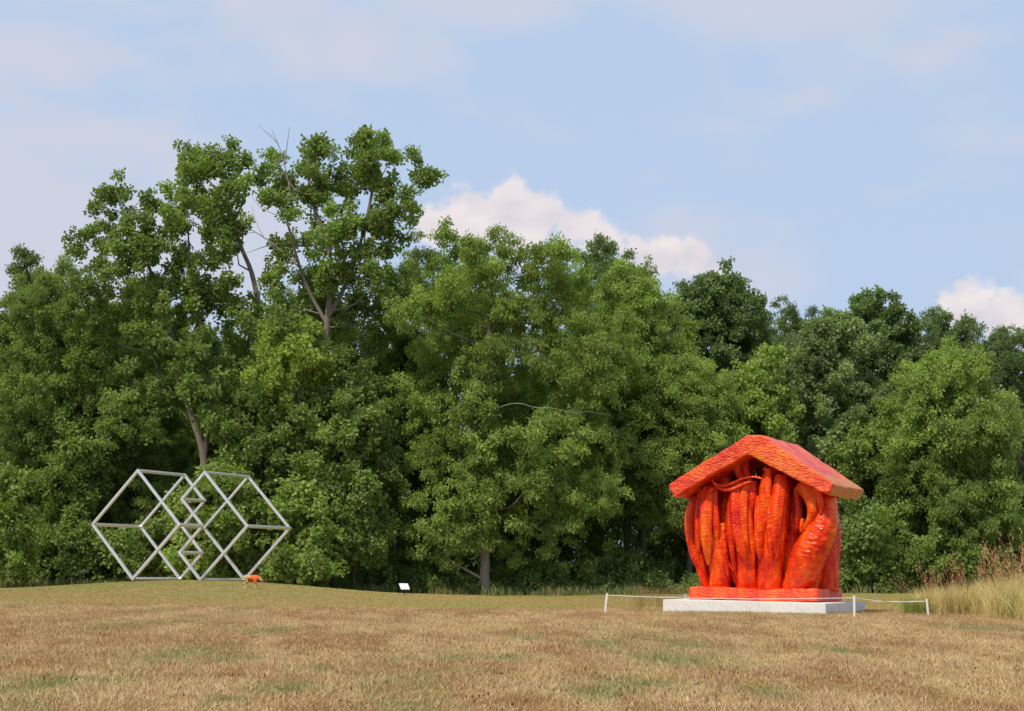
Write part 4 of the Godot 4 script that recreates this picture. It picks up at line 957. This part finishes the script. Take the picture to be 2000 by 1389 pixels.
func meadow() -> void:
	var rng := RandomNumberGenerator.new()
	rng.seed = 3
	var xf := []
	var cols := []
	var xs := []
	var cs := []
	var d := 15.5
	var plinth := Transform3D(Basis(Vector3.UP, deg_to_rad(-27.0)), Vector3(8.61, 0, -51.93)).affine_inverse()
	while d < 60.0:
		var half := d * 0.345 + 1.5
		var step := 0.25
		var per := lerpf(190.0, 80.0, clampf((d - 16.0) / 30.0, 0.0, 1.0))
		for k in int(2.0 * half * step * per):
			var x := rng.randf_range(-half, half)
			var z := -(d + rng.randf() * step)
			if -z > meadow_end(x): continue
			var l := plinth * Vector3(x, 0, z)
			if absf(l.x) < 2.73 and absf(l.z) < 2.48: continue
			var g := greenness(x, z)
			var t := clampf(0.5 + 1.0 * wob.get_noise_2d(x * 0.36, z * 0.09) + 1.3 * fine.get_noise_2d(x * 0.16, z * 0.045), 0.0, 1.0)
			var c := Color(0.48, 0.275, 0.125).lerp(Color(0.74, 0.54, 0.285), t)
			var pick := rng.randf()
			if pick < 0.18: c = Color(0.80, 0.63, 0.37)
			elif pick < 0.27: c = Color(0.34, 0.155, 0.07)
			elif pick < 0.42: c = Color(0.40, 0.36, 0.13)
			if rng.randf() < g: c = Color(0.25, 0.29, 0.10).lerp(Color(0.44, 0.41, 0.17), rng.randf())
			c *= rng.randf_range(0.85, 1.15)
			var s := rng.randf_range(0.65, 1.25) * (0.8 if g > 0.4 else 1.0)
			xf.append(Transform3D(Basis(Vector3.UP, rng.randf_range(0, TAU)).scaled(Vector3(s, s * rng.randf_range(0.7, 1.25), s)), Vector3(x, ground(x, z) - 0.005, z)))
			cols.append(c)
		d += step
	for k in 7000:
		var z := -pow(rng.randf_range(4.0, 7.3), 2)
		var x := rng.randf_range(-1.0, 1.0) * (-z * 0.345 + 1.0)
		if -z > meadow_end(x) or wob.get_noise_2d(x * 0.5, z * 0.4 - 20.0) < -0.05: continue
		var l := plinth * Vector3(x, 0, z)
		if absf(l.x) < 2.8 and absf(l.z) < 2.55: continue
		var s := rng.randf_range(0.9, 1.5)
		xs.append(Transform3D(Basis(Vector3.UP, rng.randf_range(0, TAU)).scaled(Vector3(s, s, s)), Vector3(x, ground(x, z), z)))
		cs.append(Color(0.74, 0.57, 0.36).lerp(Color(0.52, 0.30, 0.16), rng.randf()))
	for k in 420:                     # longer tufts that the mower leaves along the plinth
		var edge := rng.randf()
		var l := Vector3(rng.randf_range(-2.78, 2.78), 0, 2.53) if edge < 0.55 else Vector3(2.77 if edge < 0.8 else -2.77, 0, rng.randf_range(-2.5, 2.5))
		var p := plinth.affine_inverse() * l
		var s := rng.randf_range(0.7, 1.35) * (1.7 if wob.get_noise_2d(l.x * 1.5, l.z * 1.5) > 0.32 else 1.0)
		xf.append(Transform3D(Basis(Vector3.UP, rng.randf_range(0, TAU)).scaled(Vector3(0.7, s, 0.7)), Vector3(p.x, ground(p.x, p.z) - 0.005, p.z)))
		cols.append(Color(0.44, 0.36, 0.14).lerp(Color(0.30, 0.32, 0.10), rng.randf()))
	var st := scatter("straw_stalks", tuft(4, 0.10, 0.21, 0.006, 0.12, 0.5, 14), M.blade, xs, cs, self)
	tag(st, "longer pale straw stalks standing out of the dry grass", "grass", "", "stuff")
	var o := scatter("dry_grass", tuft(17, 0.035, 0.12, 0.007, 0.14, 0.62, 4), M.blade, xf, cols, self)
	tag(o, "rough dry straw-coloured and reddish grass of the field with a few green patches", "grass", "", "stuff")
	# mown lawn beyond
	xf = []
	cols = []
	for k in 60000:
		var z := -rng.randf_range(53.0, 84.0)
		var half := -z * 0.345 + 1.5
		var x := rng.randf_range(-half, half)
		if -z < meadow_end(x) - 0.3: continue
		var l := plinth * Vector3(x, 0, z)
		if absf(l.x) < 2.73 and absf(l.z) < 2.48: continue
		var t := clampf(0.45 + 1.0 * wob.get_noise_2d(x * 0.2 + 9.0, z * 0.3) + 0.25 * rng.randfn() + 0.5 * exp(-pow((x + 14.0) / 6.0, 2) - pow((-z - 69.0) / 4.0, 2)), 0.0, 1.0)
		var c := Color(0.56, 0.385, 0.165).lerp(Color(0.42, 0.41, 0.135), t) * rng.randf_range(0.85, 1.15)
		var s := rng.randf_range(0.8, 1.4)
		xf.append(Transform3D(Basis(Vector3.UP, rng.randf_range(0, TAU)).scaled(Vector3(s, s * 0.42, s)), Vector3(x, ground(x, z) - 0.005, z)))
		cols.append(c)
	o = scatter("mown_grass", tuft(16, 0.06, 0.13, 0.009, 0.2, 0.5, 9), M.blade, xf, cols, self)
	tag(o, "short mown olive-brown grass of the lawn and the mound", "grass", "", "stuff")
	# yellow flowers and dark seed heads
	xf = []
	cols = []
	for b in BLOOM:
		for k in int(b[4]):
			var x: float = b[0] + rng.randfn() * b[2] * 0.6
			var z: float = b[1] + rng.randfn() * b[3] * 0.6
			xf.append(Transform3D(Basis(Vector3.UP, rng.randf_range(0, TAU)).scaled(Vector3.ONE * rng.randf_range(0.7, 1.3)), Vector3(x, ground(x, z) + rng.randf_range(0.07, 0.17), z)))
			cols.append(Color(0.75, 0.55, 0.03))
	var sh := Shape.new()
	for k in 5:
		var a := TAU * k / 5.0
		leaf_shape(sh, Vector3.ZERO, Vector3(cos(a), 0.35, sin(a)).normalized(), Vector3.UP, 0.016, 0.014)
	o = scatter("yellow_flowers", sh.mesh(false), M.blade, xf, cols, self)
	tag(o, "small yellow wildflowers scattered in the green patches of the field", "flowers", "", "stuff")
	xf = []
	cols = []
	for k in 600:
		var z := -rng.randf_range(16.5, 38.0)
		var x := rng.randf_range(-1.0, 1.0) * (-z * 0.345 + 1.0)
		if wob.get_noise_2d(x * 0.3, z * 0.2 + 70.0) < -0.02: continue
		xf.append(Transform3D(Basis(Vector3.UP, rng.randf_range(0, TAU)).scaled(Vector3(1, rng.randf_range(0.7, 1.5), 1)), Vector3(x, ground(x, z) + rng.randf_range(0.08, 0.16), z)))
		cols.append(Color(0.17, 0.045, 0.025) * rng.randf_range(0.6, 1.5))
	sh = Shape.new()
	tube(sh, [Vector4(0, 0, 0, 0.003), Vector4(0, 0.008, 0, 0.009), Vector4(0, 0.018, 0, 0.009), Vector4(0, 0.026, 0, 0.003)], 0.02, 6, 9, 0.0)
	o = scatter("seed_heads", sh.mesh(false), M.blade, xf, cols, self)
	tag(o, "dark red-brown seed heads standing in the dry grass", "seed heads", "", "stuff")

func tall_grass() -> void:
	var rng := RandomNumberGenerator.new()
	rng.seed = 12
	var o := thing("tall_grass", "stand of tall golden grass with reddish plumes at the right edge of the field", "grass", Vector3(14.5, 0.2, -48.0))
	o.set_meta("kind", "stuff")
	var xf := []
	var cols := []
	var xp := []
	var cp := []
	for k in 1500:
		var x := rng.randf_range(-2.5, 6.5)
		var z := rng.randf_range(-4.6, 1.6)
		if x < 0.5 and z > -2.35: continue           # the rope post stands in front of the stand of grass
		if x + 0.3 * z < -2.4 + 0.5 * wob.get_noise_2d(z * 2.0, 5.0): continue
		var s := clampf(0.95 + 0.17 * x, 0.72, 1.5) * rng.randf_range(0.75, 1.12)
		var y := ground(x + 14.5, z - 48.0) - 0.2
		var low := x < -0.9
		var c := Color(0.88, 0.70, 0.34).lerp(Color(0.72, 0.62, 0.24), rng.randf())
		if low or rng.randf() < 0.10: c = Color(0.30, 0.36, 0.08)
		xf.append(Transform3D(Basis(Vector3.UP, rng.randf_range(0, TAU)).scaled(Vector3(1, s * (0.72 if low else 0.85), 1)), Vector3(x, y, z)))
		cols.append(c * rng.randf_range(0.85, 1.15))
		if rng.randf() < (0.16 if x < -0.7 else 0.07):
			xp.append(Transform3D(Basis(Vector3(0, 0, 1), rng.randf_range(-0.1, 0.3) + (0.3 if x < -0.6 else 0.0)) * Basis(Vector3.UP, rng.randf_range(0, TAU)).scaled(Vector3.ONE * (s * 1.18)), Vector3(x, y, z)))
			cp.append(Color(0.50, 0.22, 0.13).lerp(Color(0.58, 0.38, 0.18), rng.randf()) * rng.randf_range(0.8, 1.15))
	scatter("stems", tuft(26, 0.7, 1.55, 0.011, 0.20, 0.22, 31), M.blade, xf, cols, o)
	scatter("plumes", tuft(4, 1.3, 1.85, 0.007, 0.22, 0.12, 32, true), M.blade, xp, cp, o)
	# thin weeds behind the plinth's left end
	xf = []
	cols = []
	for k in 60:
		var x := rng.randf_range(4.6, 7.6)
		var z := rng.randf_range(-57.5, -54.6)
		xf.append(Transform3D(Basis(Vector3.UP, rng.randf_range(0, TAU)).scaled(Vector3.ONE * rng.randf_range(0.32, 0.62)), Vector3(x, ground(x, z), z)))
		cols.append(Color(0.34, 0.22, 0.10).lerp(Color(0.25, 0.24, 0.07), rng.randf()))
	var w := scatter("weeds", tuft(6, 1.1, 1.75, 0.012, 0.3, 0.12, 33, true), M.blade, xf, cols, self)
	tag(w, "thin seeding weeds behind the left end of the concrete plinth", "weeds", "", "stuff")

# ---------------------------------------------------------------- the scene
func _ready() -> void:
	wob.seed = 4
	wob.frequency = 0.5
	wob.noise_type = FastNoiseLite.TYPE_SIMPLEX_SMOOTH
	wob.fractal_octaves = 3
	fine.seed = 9
	fine.frequency = 3.0
	fine.noise_type = FastNoiseLite.TYPE_SIMPLEX_SMOOTH
	fine.fractal_octaves = 3

	var cam := Camera3D.new()
	cam.name = "camera"
	cam.position = Vector3(0, 1.6, 0)
	cam.rotation = Vector3(deg_to_rad(7.7916), 0, deg_to_rad(0.9))
	cam.rotation_order = EULER_ORDER_YXZ
	cam.fov = 26.069
	cam.far = 2000.0
	add_child(cam)
	cam.current = true

	var env := Environment.new()
	env.background_mode = Environment.BG_SKY
	var pano := PanoramaSkyMaterial.new()
	pano.panorama = make_sky()
	env.sky = Sky.new()
	env.sky.sky_material = pano
	env.sky_rotation = Vector3(0, PI, 0)
	env.background_energy_multiplier = 1.0
	env.tonemap_mode = Environment.TONE_MAPPER_LINEAR
	env.tonemap_exposure = 1.0
	env.sdfgi_enabled = true
	env.ssao_enabled = true
	env.ssil_enabled = true
	var around := WorldEnvironment.new()
	around.name = "surroundings"
	around.environment = env
	add_child(around)

	var sun := DirectionalLight3D.new()
	sun.name = "sun"
	sun.light_energy = 1.15
	sun.light_color = Color(1.0, 0.95, 0.87)
	sun.light_angular_distance = 4.0
	sun.shadow_enabled = true
	sun.sky_mode = DirectionalLight3D.SKY_MODE_LIGHT_ONLY
	sun.basis = Basis.looking_at(-Vector3(-0.36, 0.80, 0.48).normalized())
	add_child(sun)

	materials()
	land()
	trees()
	sculpture()
	rope_barrier()
	steel_cubes()
	white_sign()
	dog()
	tall_grass()
	meadow()
